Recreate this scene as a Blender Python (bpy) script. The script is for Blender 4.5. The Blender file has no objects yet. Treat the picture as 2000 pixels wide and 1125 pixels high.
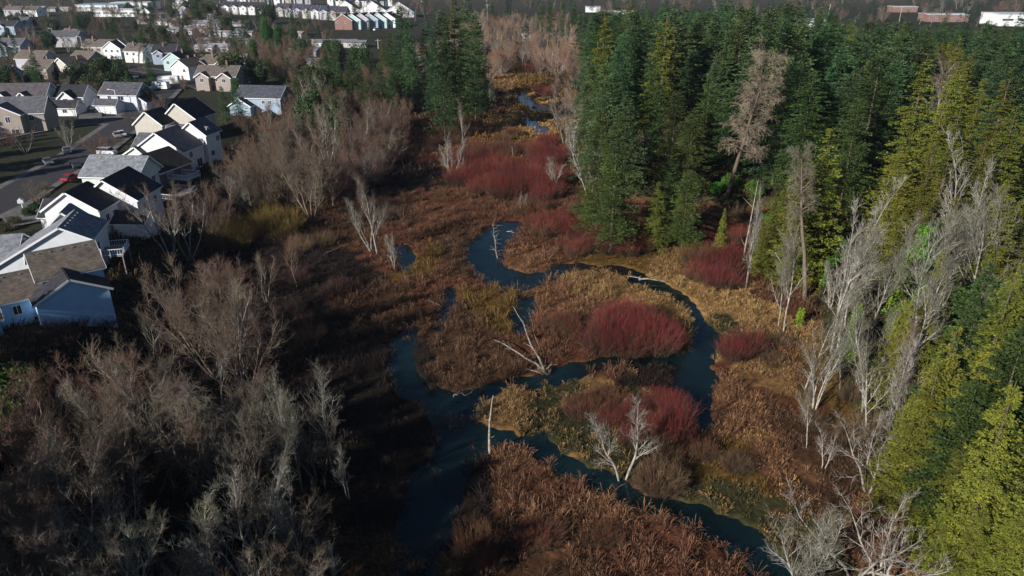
import bpy, math, random
import numpy as np
R = math.radians
SC = bpy.context.scene
COL = SC.collection
rnd = random.Random(7)
rng = np.random.default_rng(11)

# ------------------------------------------------------------------ camera
CAM_Z, PITCH, HFOV = 50.0, 24.0, 70.0
cd = bpy.data.cameras.new("camera"); cam = bpy.data.objects.new("camera", cd); COL.objects.link(cam)
cam.location = (0, 0, CAM_Z); cam.rotation_euler = (R(90 - PITCH), 0, 0)
cd.sensor_width = 36; cd.lens = 18 / math.tan(R(HFOV / 2)); cd.clip_end = 9000; cd.clip_start = .5
SC.camera = cam
# ------------------------------------------------------------------ sky and sun
SUN_AZ, SUN_EL = 46.0, 23.0          # the sun stands behind the camera's left shoulder
SKY_STR, SUN_STR, EXPOSURE = 0.05, 5.0, 0.42
sdir = (-math.sin(R(SUN_AZ)) * math.cos(R(SUN_EL)), -math.cos(R(SUN_AZ)) * math.cos(R(SUN_EL)), math.sin(R(SUN_EL)))
w = bpy.data.worlds.new("World"); SC.world = w; w.use_nodes = True
wn = w.node_tree.nodes; sky = wn.new('ShaderNodeTexSky'); sky.sky_type = 'NISHITA'; sky.sun_disc = False
sky.sun_elevation = R(SUN_EL); sky.sun_rotation = math.atan2(sdir[0], sdir[1]); sky.air_density = 1.0; sky.dust_density = 0; sky.ozone_density = 4.5
w.node_tree.links.new(sky.outputs[0], wn['Background'].inputs[0]); wn['Background'].inputs[1].default_value = SKY_STR
sl = bpy.data.lights.new("sun", 'SUN'); sun = bpy.data.objects.new("sun", sl); COL.objects.link(sun)
sl.energy = SUN_STR; sl.angle = R(.5); sl.color = (1, .965, .925)
from mathutils import Vector, Matrix
sun.rotation_euler = Vector(sdir).to_track_quat('Z', 'Y').to_euler(); sun.location = (0, 0, 200)
SC.view_settings.view_transform = 'Standard'; SC.view_settings.look = 'None'; SC.view_settings.gamma = 1
SC.view_settings.exposure = EXPOSURE
SC.cycles.use_denoising = True; SC.cycles.max_bounces = 4; SC.cycles.diffuse_bounces = 2; SC.cycles.glossy_bounces = 2
SC.cycles.transmission_bounces = 2; SC.cycles.volume_bounces = 0; SC.cycles.transparent_max_bounces = 4

# ------------------------------------------------------------------ picture <-> world
FPX = 1000 / math.tan(R(HFOV / 2)); CP, SP = math.cos(R(PITCH)), math.sin(R(PITCH))
def ray(px, py):
    a, b = (px - 1000) / FPX, (562.5 - py) / FPX
    return np.array([a, CP + b * SP, -SP + b * CP])
def P(px, py, z=0.0):
    d = ray(px, py)
    if d[2] > -.004: d[2] = -.004
    t = (z - CAM_Z) / d[2]
    return np.array([d[0] * t, d[1] * t, z])
def proj(x, y, z):
    dz = z - CAM_Z; dep = y * CP - dz * SP; up = dz * CP + y * SP
    dep = np.maximum(dep, 1e-3)
    return 1000 + FPX * x / dep, 562.5 - FPX * up / dep
def height_for(x, y, z0, ty):
    b = (562.5 - ty) / FPX                 # up/dep = b
    # (dz*CP + y*SP) = b*(y*CP - dz*SP)
    dz = (b * y * CP - y * SP) / (CP + b * SP)
    return dz + CAM_Z - z0

# ------------------------------------------------------------------ smooth noise
def hash2(ix, iy, s):
    h = (ix * 374761393 + iy * 668265263 + s * 974634777) & 0xffffffff
    h = ((h ^ (h >> 13)) * 1274126177) & 0xffffffff
    return ((h ^ (h >> 16)) & 0xffff) / 65535.0
def vnoise(x, y, s=0):
    x = np.asarray(x, float); y = np.asarray(y, float)
    ix = np.floor(x).astype(np.int64); iy = np.floor(y).astype(np.int64); fx = x - ix; fy = y - iy
    fx = fx * fx * (3 - 2 * fx); fy = fy * fy * (3 - 2 * fy)
    a = hash2(ix, iy, s); b = hash2(ix + 1, iy, s); c = hash2(ix, iy + 1, s); d = hash2(ix + 1, iy + 1, s)
    return (a * (1 - fx) + b * fx) * (1 - fy) + (c * (1 - fx) + d * fx) * fy
def fbm(x, y, s=0, o=3):
    t = 0; a = .5
    for k in range(o): t = t + a * vnoise(x * 2 ** k, y * 2 ** k, s + k); a *= .5
    return t / (1 - .5 ** o)
def inpoly(x, y, poly):
    r = np.zeros(np.shape(x), bool); n = len(poly)
    for i in range(n):
        x1, y1 = poly[i]; x2, y2 = poly[(i + 1) % n]
        if y1 == y2: continue
        c = ((y1 > y) != (y2 > y)) & (x < (x2 - x1) * (y - y1) / (y2 - y1) + x1)
        r ^= c
    return r

# ------------------------------------------------------------------ water outline (traced, dropped onto the marsh level)
WPX = [
 # upper bend and the channel to the right pool
 [(1003,430),(975,436),(940,454),(916,476),(910,502),(922,532),(942,552),(972,568),(1008,574),(1046,562),(1088,545),(1112,533),(1150,529),(1190,536),(1225,552),(1262,564),(1300,578),(1335,600),(1352,630),(1350,665),(1340,690),(1300,690),(1250,700),(1200,697),(1140,706),(1092,716),(1068,731),(1020,737),(985,742),(948,757),(905,768),(860,762),(830,748),(812,715),(806,680),(820,640),(790,634),(768,660),(758,720),(770,765),(820,790),(845,830),(858,870),(835,905),(800,940),(782,985),(770,1040),(775,1125),(790,1160),(850,1130),(880,1040),(905,960),(925,905),(955,872),(1010,873),(1062,903),(1102,930),(1150,955),(1200,986),(1262,1006),(1332,1022),(1382,1052),(1432,1082),(1462,1104),(1500,1160),(1580,1160),(1545,1100),(1502,1060),(1452,1030),(1402,1001),(1370,986),(1310,976),(1252,968),(1238,952),(1190,925),(1132,900),(1092,880),(1066,858),(1064,826),(1066,790),(1052,758),(1130,741),(1152,726),(1222,716),(1292,713),(1318,720),(1308,752),(1342,792),(1368,850),(1392,830),(1384,790),(1402,745),(1392,712),(1412,690),(1418,668),(1388,642),(1364,602),(1335,572),(1284,550),(1248,531),(1212,519),(1176,521),(1130,514),(1096,517),(1070,529),(1032,537),(996,526),(980,510),(986,490),(1001,470),(1014,455),(1016,436)],
 [(1003,582),(1042,578),(1050,600),(1040,640),(1018,660),(1000,630)],
 [(770,480),(800,478),(812,505),(800,535),(782,530)],
 [(868,560),(890,560),(885,610),(862,650),(848,640),(866,600)],
 [(1012,184),(1024,182),(1034,190),(1048,200),(1066,205),(1084,212),(1082,219),(1050,214),(1024,208),(1012,200)],
 [(1022,232),(1040,235),(1052,243),(1072,253),(1082,264),(1062,263),(1040,252),(1026,243)],
]
ISL = [[(932,806),(930,822),(955,836),(992,843),(1018,850),(1046,856),(1062,834),(1060,800),(1064,780),(1040,756),(990,762),(958,772)]]
def W2(poly): return [tuple(P(a, b, 0)[:2]) for a, b in poly]
WPOLY = [W2(p) for p in WPX]; IPOLY = [W2(p) for p in ISL]
def water_at(x, y):
    jx = x + (fbm(x * .9, y * .9, 3) - .5) * 1.6; jy = y + (fbm(x * .9, y * .9, 9) - .5) * 2.0
    m = np.zeros(np.shape(x), bool)
    for p in WPOLY: m |= inpoly(jx, jy, p)
    for p in IPOLY: m &= ~inpoly(jx, jy, p)
    return m
# ------------------------------------------------------------------ terrain
LY = [(0, -44), (60, -46), (110, -50), (130, -55), (180, -58), (240, -60), (285, -30), (420, -24), (600, -10), (720, 10)]
RY = [(0, 30), (50, 34), (75, 37), (100, 43), (140, 54), (152, 54), (162, 17), (290, 28), (420, 34), (600, 30), (720, 12)]
def lerp(tab, y): return np.interp(y, [a for a, b in tab], [b for a, b in tab])
def sstep(a, b, x): t = np.clip((x - a) / (b - a), 0, 1); return t * t * (3 - 2 * t)
def terrain(x, y):
    x = np.asarray(x, float); y = np.asarray(y, float)
    l = sstep(0, 15, lerp(LY, y) - x) * 5.0; r = sstep(0, 12, x - lerp(RY, y)) * 3.0
    f = sstep(600, 760, y) * 4
    z = np.maximum(np.maximum(l, r), f)
    marsh = 1 - np.clip(z / 2.0, 0, 1)
    return z + (.22 + .35 * (fbm(x * .35, y * .35, 5) - .4)) * marsh + .25 * (vnoise(x * .08, y * .08, 2) - .5) * (1 - marsh)
def TZ(x, y): return float(terrain(x, y))
def G(px, py, it=6):
    z = 0
    for _ in range(it):
        p = P(px, py, z); z = TZ(p[0], p[1])
    return P(px, py, z)

# ------------------------------------------------------------------ materials
def mat(name, col, rough=.85, var=.0, hue=.0, noise=None, attr=False, spec=.3, bump=0, bscale=4.0, space='Object', metallic=0, col2=None):
    m = bpy.data.materials.new(name); m.use_nodes = True; nt = m.node_tree; N = nt.nodes; L = nt.links
    b = N['Principled BSDF']; b.inputs['Roughness'].default_value = rough; b.inputs['Specular IOR Level'].default_value = spec
    b.inputs['Metallic'].default_value = metallic
    src = None
    def rgb(c): return (c[0], c[1], c[2], 1)
    if attr:
        a = N.new('ShaderNodeVertexColor'); a.layer_name = 'Col'; src = a.outputs[0]
    if noise:
        tc = N.new('ShaderNodeTexCoord'); nz = N.new('ShaderNodeTexNoise'); nz.inputs['Scale'].default_value = noise[0]; nz.inputs['Detail'].default_value = 5
        L.new(tc.outputs[space], nz.inputs['Vector'])
        cr = N.new('ShaderNodeValToRGB'); cr.color_ramp.elements[0].position = .35; cr.color_ramp.elements[1].position = .65
        cr.color_ramp.elements[0].color = rgb(col); cr.color_ramp.elements[1].color = rgb(noise[1]); L.new(nz.outputs['Fac'], cr.inputs[0])
        if src is None: src = cr.outputs[0]
        else:
            mx = N.new('ShaderNodeMix'); mx.data_type = 'RGBA'; mx.blend_type = 'MULTIPLY'; mx.inputs[0].default_value = 1
            L.new(src, mx.inputs[6]); L.new(cr.outputs[0], mx.inputs[7]); src = mx.outputs[2]
        if bump:
            bp = N.new('ShaderNodeBump'); bp.inputs['Strength'].default_value = bump; bp.inputs['Distance'].default_value = .1
            n2 = N.new('ShaderNodeTexNoise'); n2.inputs['Scale'].default_value = bscale; n2.inputs['Detail'].default_value = 4
            L.new(tc.outputs[space], n2.inputs['Vector']); L.new(n2.outputs['Fac'], bp.inputs['Height']); L.new(bp.outputs[0], b.inputs['Normal'])
    if var or hue:
        oi = N.new('ShaderNodeObjectInfo'); hs = N.new('ShaderNodeHueSaturation')
        mr = N.new('ShaderNodeMapRange'); mr.inputs[3].default_value = 1 - var; mr.inputs[4].default_value = 1 + var; L.new(oi.outputs['Random'], mr.inputs[0]); L.new(mr.outputs[0], hs.inputs['Value'])
        ml = N.new('ShaderNodeMath'); ml.operation = 'MULTIPLY'; ml.inputs[1].default_value = 7.31; L.new(oi.outputs['Random'], ml.inputs[0])
        fr = N.new('ShaderNodeMath'); fr.operation = 'FRACT'; L.new(ml.outputs[0], fr.inputs[0])
        m2 = N.new('ShaderNodeMapRange'); m2.inputs[3].default_value = .5 - hue; m2.inputs[4].default_value = .5 + hue; L.new(fr.outputs[0], m2.inputs[0]); L.new(m2.outputs[0], hs.inputs['Hue'])
        if src is None: hs.inputs['Color'].default_value = rgb(col)
        else: L.new(src, hs.inputs['Color'])
        src = hs.outputs[0]
    if src is None: b.inputs['Base Color'].default_value = rgb(col)
    else: L.new(src, b.inputs['Base Color'])
    return m
M = {}
M['bark_pale'] = mat('bark_pale', (.41, .38, .33), .9, .3, .01, noise=(2.2, (.13, .12, .09)))
M['bark_brown'] = mat('bark_brown', (.20, .15, .11), .9, .25, .01, noise=(3, (.11, .08, .06)))
M['bark_fir'] = mat('bark_fir', (.14, .10, .075), .9, .2, noise=(2, (.08, .06, .045)))
M['dead_wood'] = mat('dead_wood', (.36, .33, .28), .85, .15, noise=(2, (.17, .14, .11)))
M['twig_brown'] = mat('twig_brown', (.165, .12, .085), .9, .3, .018)
M['twig_russet'] = mat('twig_russet', (.17, .095, .065), .9, .3, .015)
M['twig_orange'] = mat('twig_orange', (.32, .17, .09), .9, .25, .015)
M['twig_grey'] = mat('twig_grey', (.17, .145, .11), .9, .25, .015)
M['twig_lichen'] = mat('twig_lichen', (.19, .175, .125), .9, .2, .02)
M['twig_yellow'] = mat('twig_yellow', (.22, .17, .035), .9, .2, .02)
M['needles_fir'] = mat('needles_fir', (.92, 1, .85), .75, .30, .035, attr=True, noise=(.25, (.55, .62, .6)))
M['needles_cedar'] = mat('needles_cedar', (1, .97, .8), .75, .34, .016, attr=True, noise=(.25, (.6, .6, .5)))
M['leaves_green'] = mat('leaves_green', (.95, 1, .8), .6, .2, .03, attr=True, noise=(.6, (.55, .6, .5)))
M['needles_dead'] = mat('needles_dead', (.30, .235, .165), .9, .15)
M['stems'] = mat('stems', (1, 1, 1), .8, .22, .012, attr=True, noise=(.8, (.6, .6, .6)))
M['reeds'] = mat('reeds', (1, 1, 1), .9, attr=True, noise=(1.3, (.6, .6, .6)))
M['white_wall'] = mat('white_wall', (.78, .78, .75), .7, noise=(.5, (.72, .72, .70)))
M['trim'] = mat('trim', (.78, .78, .77), .6)
M['glass'] = mat('glass', (.03, .035, .045), .08, spec=.6)
M['asphalt'] = mat('asphalt', (.042, .038, .042), .9, noise=(.6, (.032, .03, .033)))
M['concrete'] = mat('concrete', (.16, .15, .14), .9, noise=(.8, (.10, .095, .09)))
M['tyre'] = mat('tyre', (.02, .02, .02), .8)
M['metal'] = mat('metal', (.45, .45, .45), .4, metallic=.6)
M['wood_fence'] = mat('wood_fence', (.12, .085, .06), .9, noise=(2, (.07, .05, .04)))
M['deckwood'] = mat('deckwood', (.3, .28, .26), .8, noise=(2, (.2, .18, .17)))
M['lamp'] = mat('lamp_lens', (.7, .7, .65), .3)
def paint(c, name='paint'):
    k = 'paint%.2f_%.2f_%.2f' % tuple(c)
    if k not in M: M[k] = mat('siding', c, .75, noise=(.7, tuple(v * .88 for v in c)))
    return M[k]
def shingle(c):
    k = 'sh%.2f_%.2f_%.2f' % tuple(c)
    if k not in M:
        m = mat('shingles', c, .95, noise=(1.1, tuple(v * .62 for v in c)), spec=.15)
        nt = m.node_tree; N = nt.nodes; L = nt.links; b = N['Principled BSDF']
        tc = N.new('ShaderNodeTexCoord'); br = N.new('ShaderNodeTexBrick'); br.inputs['Scale'].default_value = 1; br.inputs['Brick Width'].default_value = .45; br.inputs['Row Height'].default_value = .22
        br.inputs['Mortar Size'].default_value = .012; br.inputs['Color1'].default_value = (1, 1, 1, 1); br.inputs['Color2'].default_value = (.68, .68, .7, 1); br.inputs['Mortar'].default_value = (.45, .45, .45, 1)
        L.new(tc.outputs['UV'], br.inputs['Vector'])
        mx = N.new('ShaderNodeMix'); mx.data_type = 'RGBA'; mx.blend_type = 'MULTIPLY'; mx.inputs[0].default_value = 1
        old = b.inputs['Base Color'].links[0].from_socket
        L.new(old, mx.inputs[6]); L.new(br.outputs[0], mx.inputs[7]); L.new(mx.outputs[2], b.inputs['Base Color']); M[k] = m
    return M[k]

# ------------------------------------------------------------------ mesh helpers
def mesh(name, V, faces, m=None, col=None, smooth=False, uv=None):
    me = bpy.data.meshes.new(name); V = np.asarray(V, np.float32); me.vertices.add(len(V)); me.vertices.foreach_set('co', V.ravel())
    faces = [np.asarray(f, np.int32) for f in faces if len(f)]
    li = np.concatenate([f.ravel() for f in faces]); tot = np.concatenate([np.full(len(f), f.shape[1], np.int32) for f in faces])
    st = np.concatenate([[0], np.cumsum(tot)[:-1]]).astype(np.int32)
    me.loops.add(len(li)); me.loops.foreach_set('vertex_index', li.astype(np.int32)); me.polygons.add(len(tot))
    me.polygons.foreach_set('loop_start', st); me.polygons.foreach_set('loop_total', tot)
    if smooth: me.polygons.foreach_set('use_smooth', np.ones(len(tot), bool))
    if col is not None:
        ca = me.color_attributes.new('Col', 'FLOAT_COLOR', 'POINT'); c4 = np.ones((len(V), 4), np.float32); c4[:, :3] = col; ca.data.foreach_set('color', c4.ravel())
    if uv is not None:
        ul = me.uv_layers.new(name='UVMap'); ul.data.foreach_set('uv', np.asarray(uv, np.float32).ravel())
    me.update(calc_edges=True); me.validate(verbose=False)
    if m is not None: me.materials.append(m)
    return me
def link(name, me, parent=None):
    o = bpy.data.objects.new(name, me); COL.objects.link(o)
    if parent is not None: o.parent = parent
    return o
def tag(o, label=None, cat=None, group=None, kind=None):
    if label: o['label'] = label
    if cat: o['category'] = cat
    if group: o['group'] = group
    if kind: o['kind'] = kind
    return o
def empty(name, loc=(0, 0, 0), rz=0):
    o = bpy.data.objects.new(name, None); o.empty_display_size = .5; COL.objects.link(o); o.location = loc; o.rotation_euler = (0, 0, rz); return o
def norm(v): return v / np.maximum(np.linalg.norm(v, axis=-1, keepdims=True), 1e-9)
def tubes(S, n):
    """S rows: p0 p1 r0 r1 -> open frusta"""
    S = np.asarray(S, float); m = len(S); d = norm(S[:, 3:6] - S[:, :3])
    ref = np.where(np.abs(d[:, 2:3]) < .9, np.array([[0, 0, 1.]]), np.array([[1., 0, 0]])); a = norm(np.cross(d, ref)); b = np.cross(d, a)
    t = np.arange(n) * 2 * math.pi / n; ring = a[:, None] * np.cos(t)[None, :, None] + b[:, None] * np.sin(t)[None, :, None]
    v0 = S[:, None, :3] + ring * S[:, 6, None, None]; v1 = S[:, None, 3:6] + ring * S[:, 7, None, None]
    V = np.concatenate([v0, v1], 1).reshape(-1, 3); base = (np.arange(m) * 2 * n)[:, None]; k = np.arange(n); k2 = (k + 1) % n
    F = np.stack([base + k, base + k2, base + n + k2, base + n + k], -1).reshape(-1, 4)
    return V, F
def join(*vf):
    V = []; F3 = []; F4 = []; o = 0
    for v, f in vf:
        f = np.asarray(f); V.append(v); (F4 if f.shape[1] == 4 else F3).append(f + o); o += len(v)
    out = []
    if F4: out.append(np.concatenate(F4))
    if F3: out.append(np.concatenate(F3))
    return np.concatenate(V), out
class MB:
    """boxes, prisms and bars collected into one mesh"""
    def __init__(s): s.v = []; s.f = []
    def poly(s, pts, faces):
        o = len(s.v); s.v += [tuple(p) for p in pts]; s.f += [tuple(i + o for i in f) for f in faces]; return s
    def box(s, x0, x1, y0, y1, z0, z1):
        return s.poly([(x0, y0, z0), (x1, y0, z0), (x1, y1, z0), (x0, y1, z0), (x0, y0, z1), (x1, y0, z1), (x1, y1, z1), (x0, y1, z1)],
                      [(0, 3, 2, 1), (4, 5, 6, 7), (0, 1, 5, 4), (1, 2, 6, 5), (2, 3, 7, 6), (3, 0, 4, 7)])
    def bar(s, a, b, r0, r1=None, n=6):
        V, F = tubes([[*a, *b, r0, r0 if r1 is None else r1]], n); s.poly(V, [tuple(int(i) for i in f) for f in F])
        s.f.append(tuple(len(s.v) - n + i for i in range(n))); return s
    def build(s, name, m, parent=None, smooth=False, uv=False):
        me = bpy.data.meshes.new(name); me.from_pydata(s.v, [], s.f); me.update()
        if m: me.materials.append(m)
        if smooth: me.polygons.foreach_set('use_smooth', np.ones(len(me.polygons), bool))
        if uv:
            ul = me.uv_layers.new(name='UVMap')
            for p in me.polygons:
                n = p.normal; t = Vector((0, 0, 1)).cross(n)
                if t.length < .01: t = Vector((1, 0, 0))
                t.normalize(); bb = n.cross(t)
                for li in p.loop_indices:
                    c = me.vertices[me.loops[li].vertex_index].co; ul.data[li].uv = (c.dot(t), c.dot(bb))
        return link(name, me, parent)
# ------------------------------------------------------------------ bare trees
def rot_about(d, ang, r):
    ax = np.cross(d, norm(np.array([r.gauss(0, 1), r.gauss(0, 1), r.gauss(0, 1)]))); ax = norm(ax)
    return norm(d * math.cos(ang) + ax * math.sin(ang))
def bare(seed, H=14, trunks=1, fan=.12, start=.3, ratio=.45, ang=45, trop=.10, nl=12, nb=6, rad=.2, twl=1.3, ntw=3000, tw2=1.0, twr=.0105, wob=.12, droop=0, shape='up', twr2=None):
    r = random.Random(seed); S = []; ends = []
    def grow(p, d, L, rr, lev):
        n = (9, 5, 4)[lev]; seg = L / n
        for i in range(n):
            t = (i + 1) / n
            d = norm(d + np.array([r.gauss(0, wob), r.gauss(0, wob), r.gauss(0, wob * .6)]) + np.array([0, 0, (trop if not (droop and lev) else -droop * t)]))
            q = p + d * seg; r2 = rr * (1 - .82 / n) if lev else rad * (1 - t) ** .8 + .02
            S.append((*p, *q, rr, r2, lev))
            if lev == 0 and t > start:
                cnt = max(1, round(nl / (n * (1 - start))))
                for _ in range(cnt):
                    f = (1 - (t - start) / (1 - start))
                    if shape == 'dome': f2 = .5 + .5 * f
                    elif shape == 'column': f2 = .55
                    else: f2 = .35 + .65 * f
                    a = R(ang) * (.55 + .45 * f) * r.uniform(.8, 1.2); s = r.random()
                    grow(p + (q - p) * s, rot_about(d, a, r), L * ratio * f2 * r.uniform(.75, 1.15), r2 * r.uniform(.4, .6) + .01, 1)
            elif lev == 1 and i >= 1:
                for _ in range(max(1, round(nb / (n - 1)))):
                    grow(p + (q - p) * r.random(), rot_about(d, R(r.uniform(25, 55)), r), L * .42 * r.uniform(.6, 1.1), max(rr * .6, .022), 2)
            p = q; rr = r2
    for k in range(trunks):
        a = k * 6.283 / trunks + r.uniform(-.5, .5); b = np.array([math.cos(a), math.sin(a), 0]) * (.35 if trunks > 1 else 0)
        f = fan * r.uniform(.5, 1.4) if trunks > 1 else fan * .6
        hh = H * r.uniform(.78, 1) if trunks > 1 else H
        grow(b, norm(np.array([math.cos(a) * f, math.sin(a) * f, 1])), hh, rad * (1 if trunks == 1 else .8), 0)
    S = np.array(S); lev = S[:, 8]
    g = np.random.default_rng(seed)
    def twigs(src, n, L, r0, spread, up):
        i = g.integers(0, len(src), n); t = g.random((n, 1)); p = src[i, :3] * (1 - t) + src[i, 3:6] * t
        d = norm(src[i, 3:6] - src[i, :3]); d = norm(d + g.normal(0, spread, (n, 3)) + np.array([0, 0, up])); l = L * g.uniform(.5, 1.3, (n, 1))
        m = p + d * l * .55; d2 = norm(d + g.normal(0, .25, (n, 3)) + np.array([0, 0, up * .6]))
        q = m + d2 * l * .45
        a = np.concatenate([p, m, np.full((n, 1), r0), np.full((n, 1), r0 * .75)], 1); b = np.concatenate([m, q, np.full((n, 1), r0 * .75), np.full((n, 1), r0 * .3)], 1)
        return a, b
    up = .35 if not droop else -.35
    cand = S[lev >= 1]; cand = np.concatenate([cand[cand[:, 8] == 2], cand[cand[:, 8] == 2], cand[cand[:, 8] == 1]]) if (lev == 2).any() else cand
    if not len(cand): cand = S[lev == 0][len(S[lev == 0]) // 3:]
    a1, b1 = twigs(cand, ntw // 3, twl, twr * 1.25, .6, up)
    tw = [a1, b1]; src2 = np.concatenate([a1, b1]); a2, b2 = twigs(src2, int(ntw * tw2), twl * .5, twr2 or twr, .75, up); tw += [a2]
    tw.append(b2)
    big = S[lev == 0]; lm = S[lev >= 1]
    wv = [tubes(big[:, :8], 7)]
    if len(lm): wv.append(tubes(lm[:, :8], 4))
    V, F = join(*wv); TV, TF = tubes(np.concatenate(tw), 3)
    return V, F, TV, TF
PROTO = {}
def add_bare(key, n, woodmat, twigmat, **kw):
    L = []
    for i in range(n):
        V, F, TV, TF = bare(100 + len(PROTO) * 17 + i * 5, **kw)
        h = max(V[:, 2].max(), TV[:, 2].max()); L.append((mesh('trunk', V, F, M[woodmat], smooth=True), mesh('crown', TV, [TF], M[twigmat]), h))
    PROTO[key] = L
def share(key, src, woodmat, twigmat):
    L = []
    for a, b, h in PROTO[src]:
        a2 = a.copy(); b2 = b.copy(); a2.materials.clear(); a2.materials.append(M[woodmat]); b2.materials.clear(); b2.materials.append(M[twigmat]); L.append((a2, b2, h))
    PROTO[key] = L
add_bare('alder', 4, 'bark_pale', 'twig_brown', H=16, start=.3, ratio=.40, ang=38, trop=.10, nl=15, nb=6, rad=.18, ntw=1350, twl=1.2)
add_bare('clump', 3, 'bark_pale', 'twig_brown', H=14, trunks=4, fan=.3, start=.35, ratio=.36, ang=38, nl=9, nb=5, rad=.14, ntw=1700, twl=1.1)
add_bare('dome', 3, 'bark_brown', 'twig_brown', H=11, trunks=7, fan=.55, start=.2, ratio=.42, ang=40, trop=.08, nl=8, nb=6, rad=.11, ntw=3300, twl=1.2, shape='dome')
add_bare('spread', 2, 'bark_pale', 'twig_lichen', H=9, trunks=3, fan=.5, start=.15, ratio=.65, ang=58, trop=.05, nl=12, nb=7, rad=.2, ntw=2000, twl=1.1, shape='dome')
add_bare('maple', 3, 'bark_pale', 'twig_lichen', H=16, start=.42, ratio=.42, ang=42, trop=.08, nl=15, nb=9, rad=.16, ntw=1500, twl=1.0, shape='dome', wob=.07)
add_bare('column', 2, 'bark_pale', 'twig_grey', H=18, start=.08, ratio=.24, ang=24, trop=.10, nl=46, nb=5, rad=.2, ntw=3600, twl=1.3, shape='column')
add_bare('gnarled', 2, 'dead_wood', 'bark_pale', H=13, trunks=3, fan=.35, start=.3, ratio=.45, ang=50, trop=.06, nl=8, nb=6, rad=.16, ntw=700, twl=.8, wob=.2)
add_bare('snagtree', 2, 'dead_wood', 'bark_pale', H=10, trunks=2, fan=.3, start=.3, ratio=.3, ang=42, trop=.07, nl=12, nb=6, rad=.115, ntw=900, twl=.7, wob=.12)
add_bare('mixedcrown', 3, 'bark_brown', 'twig_grey', H=12, trunks=3, fan=.3, start=.3, ratio=.45, ang=44, nl=11, nb=7, rad=.17, ntw=1900, twl=1.1, shape='dome')
add_bare('drooping', 2, 'bark_fir', 'twig_grey', H=13, start=.15, ratio=.33, ang=75, nl=34, nb=6, rad=.16, ntw=3600, twl=.9, droop=.22)
add_bare('deadfir', 1, 'bark_fir', 'needles_dead', H=36, start=.42, ratio=.26, ang=80, nl=64, nb=9, rad=.62, ntw=6500, twl=1.5, droop=.10, wob=.05, twr=.02, shape='column')
add_bare('halfdead', 1, 'bark_brown', 'twig_lichen', H=30, start=.6, ratio=.2, ang=75, nl=40, nb=7, rad=.6, ntw=2600, twl=1.2, droop=.05, wob=.04, twr=.016, shape='column')
share('alder_brown', 'alder', 'bark_brown', 'twig_russet'); share('dome_russet', 'dome', 'bark_brown', 'twig_russet')
share('dome_orange', 'dome', 'bark_pale', 'twig_orange'); share('alder_pale', 'alder', 'bark_pale', 'twig_lichen'); share('clump_pale', 'clump', 'bark_pale', 'twig_lichen')
share('alder_orange', 'alder', 'bark_pale', 'twig_orange'); share('clump_orange', 'clump', 'bark_pale', 'twig_orange'); share('dome_yellow', 'dome', 'bark_brown', 'twig_yellow')
def snag_mesh(seed, H, r0, nb, bl):
    r = random.Random(seed); S = []; p = np.array([0., 0, 0]); d = np.array([0, 0, 1.])
    n = 10; rr = r0
    for i in range(n):
        d = norm(d + np.array([r.gauss(0, .035), r.gauss(0, .035), .1])); q = p + d * H / n; r2 = r0 * (1 - .75 * (i + 1) / n); S.append((*p, *q, rr, r2))
        if i > 1:
            for _ in range(nb):
                if r.random() < .6:
                    e = rot_about(d, R(r.uniform(50, 80)), r); a = p + (q - p) * r.random(); L = bl * r.uniform(.3, 1); m = a + e * L * .5; e2 = norm(e + np.array([r.gauss(0, .3), r.gauss(0, .3), r.uniform(0, .5)]))
                    S.append((*a, *m, r2 * .3 + .015, r2 * .2 + .01)); S.append((*m, *(m + e2 * L * .5), r2 * .2 + .01, .008))
        p = q; rr = r2
    V, F = tubes(S, 6); return mesh('trunk', V, [F], M['dead_wood'], smooth=True), V[:, 2].max()
SNAG = [snag_mesh(3, 10, .2, 1, 1.0), snag_mesh(9, 12, .16, 3, 2.0), snag_mesh(21, 8, .24, 0, .5), snag_mesh(33, 11, .12, 2, 2.4)]

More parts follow.
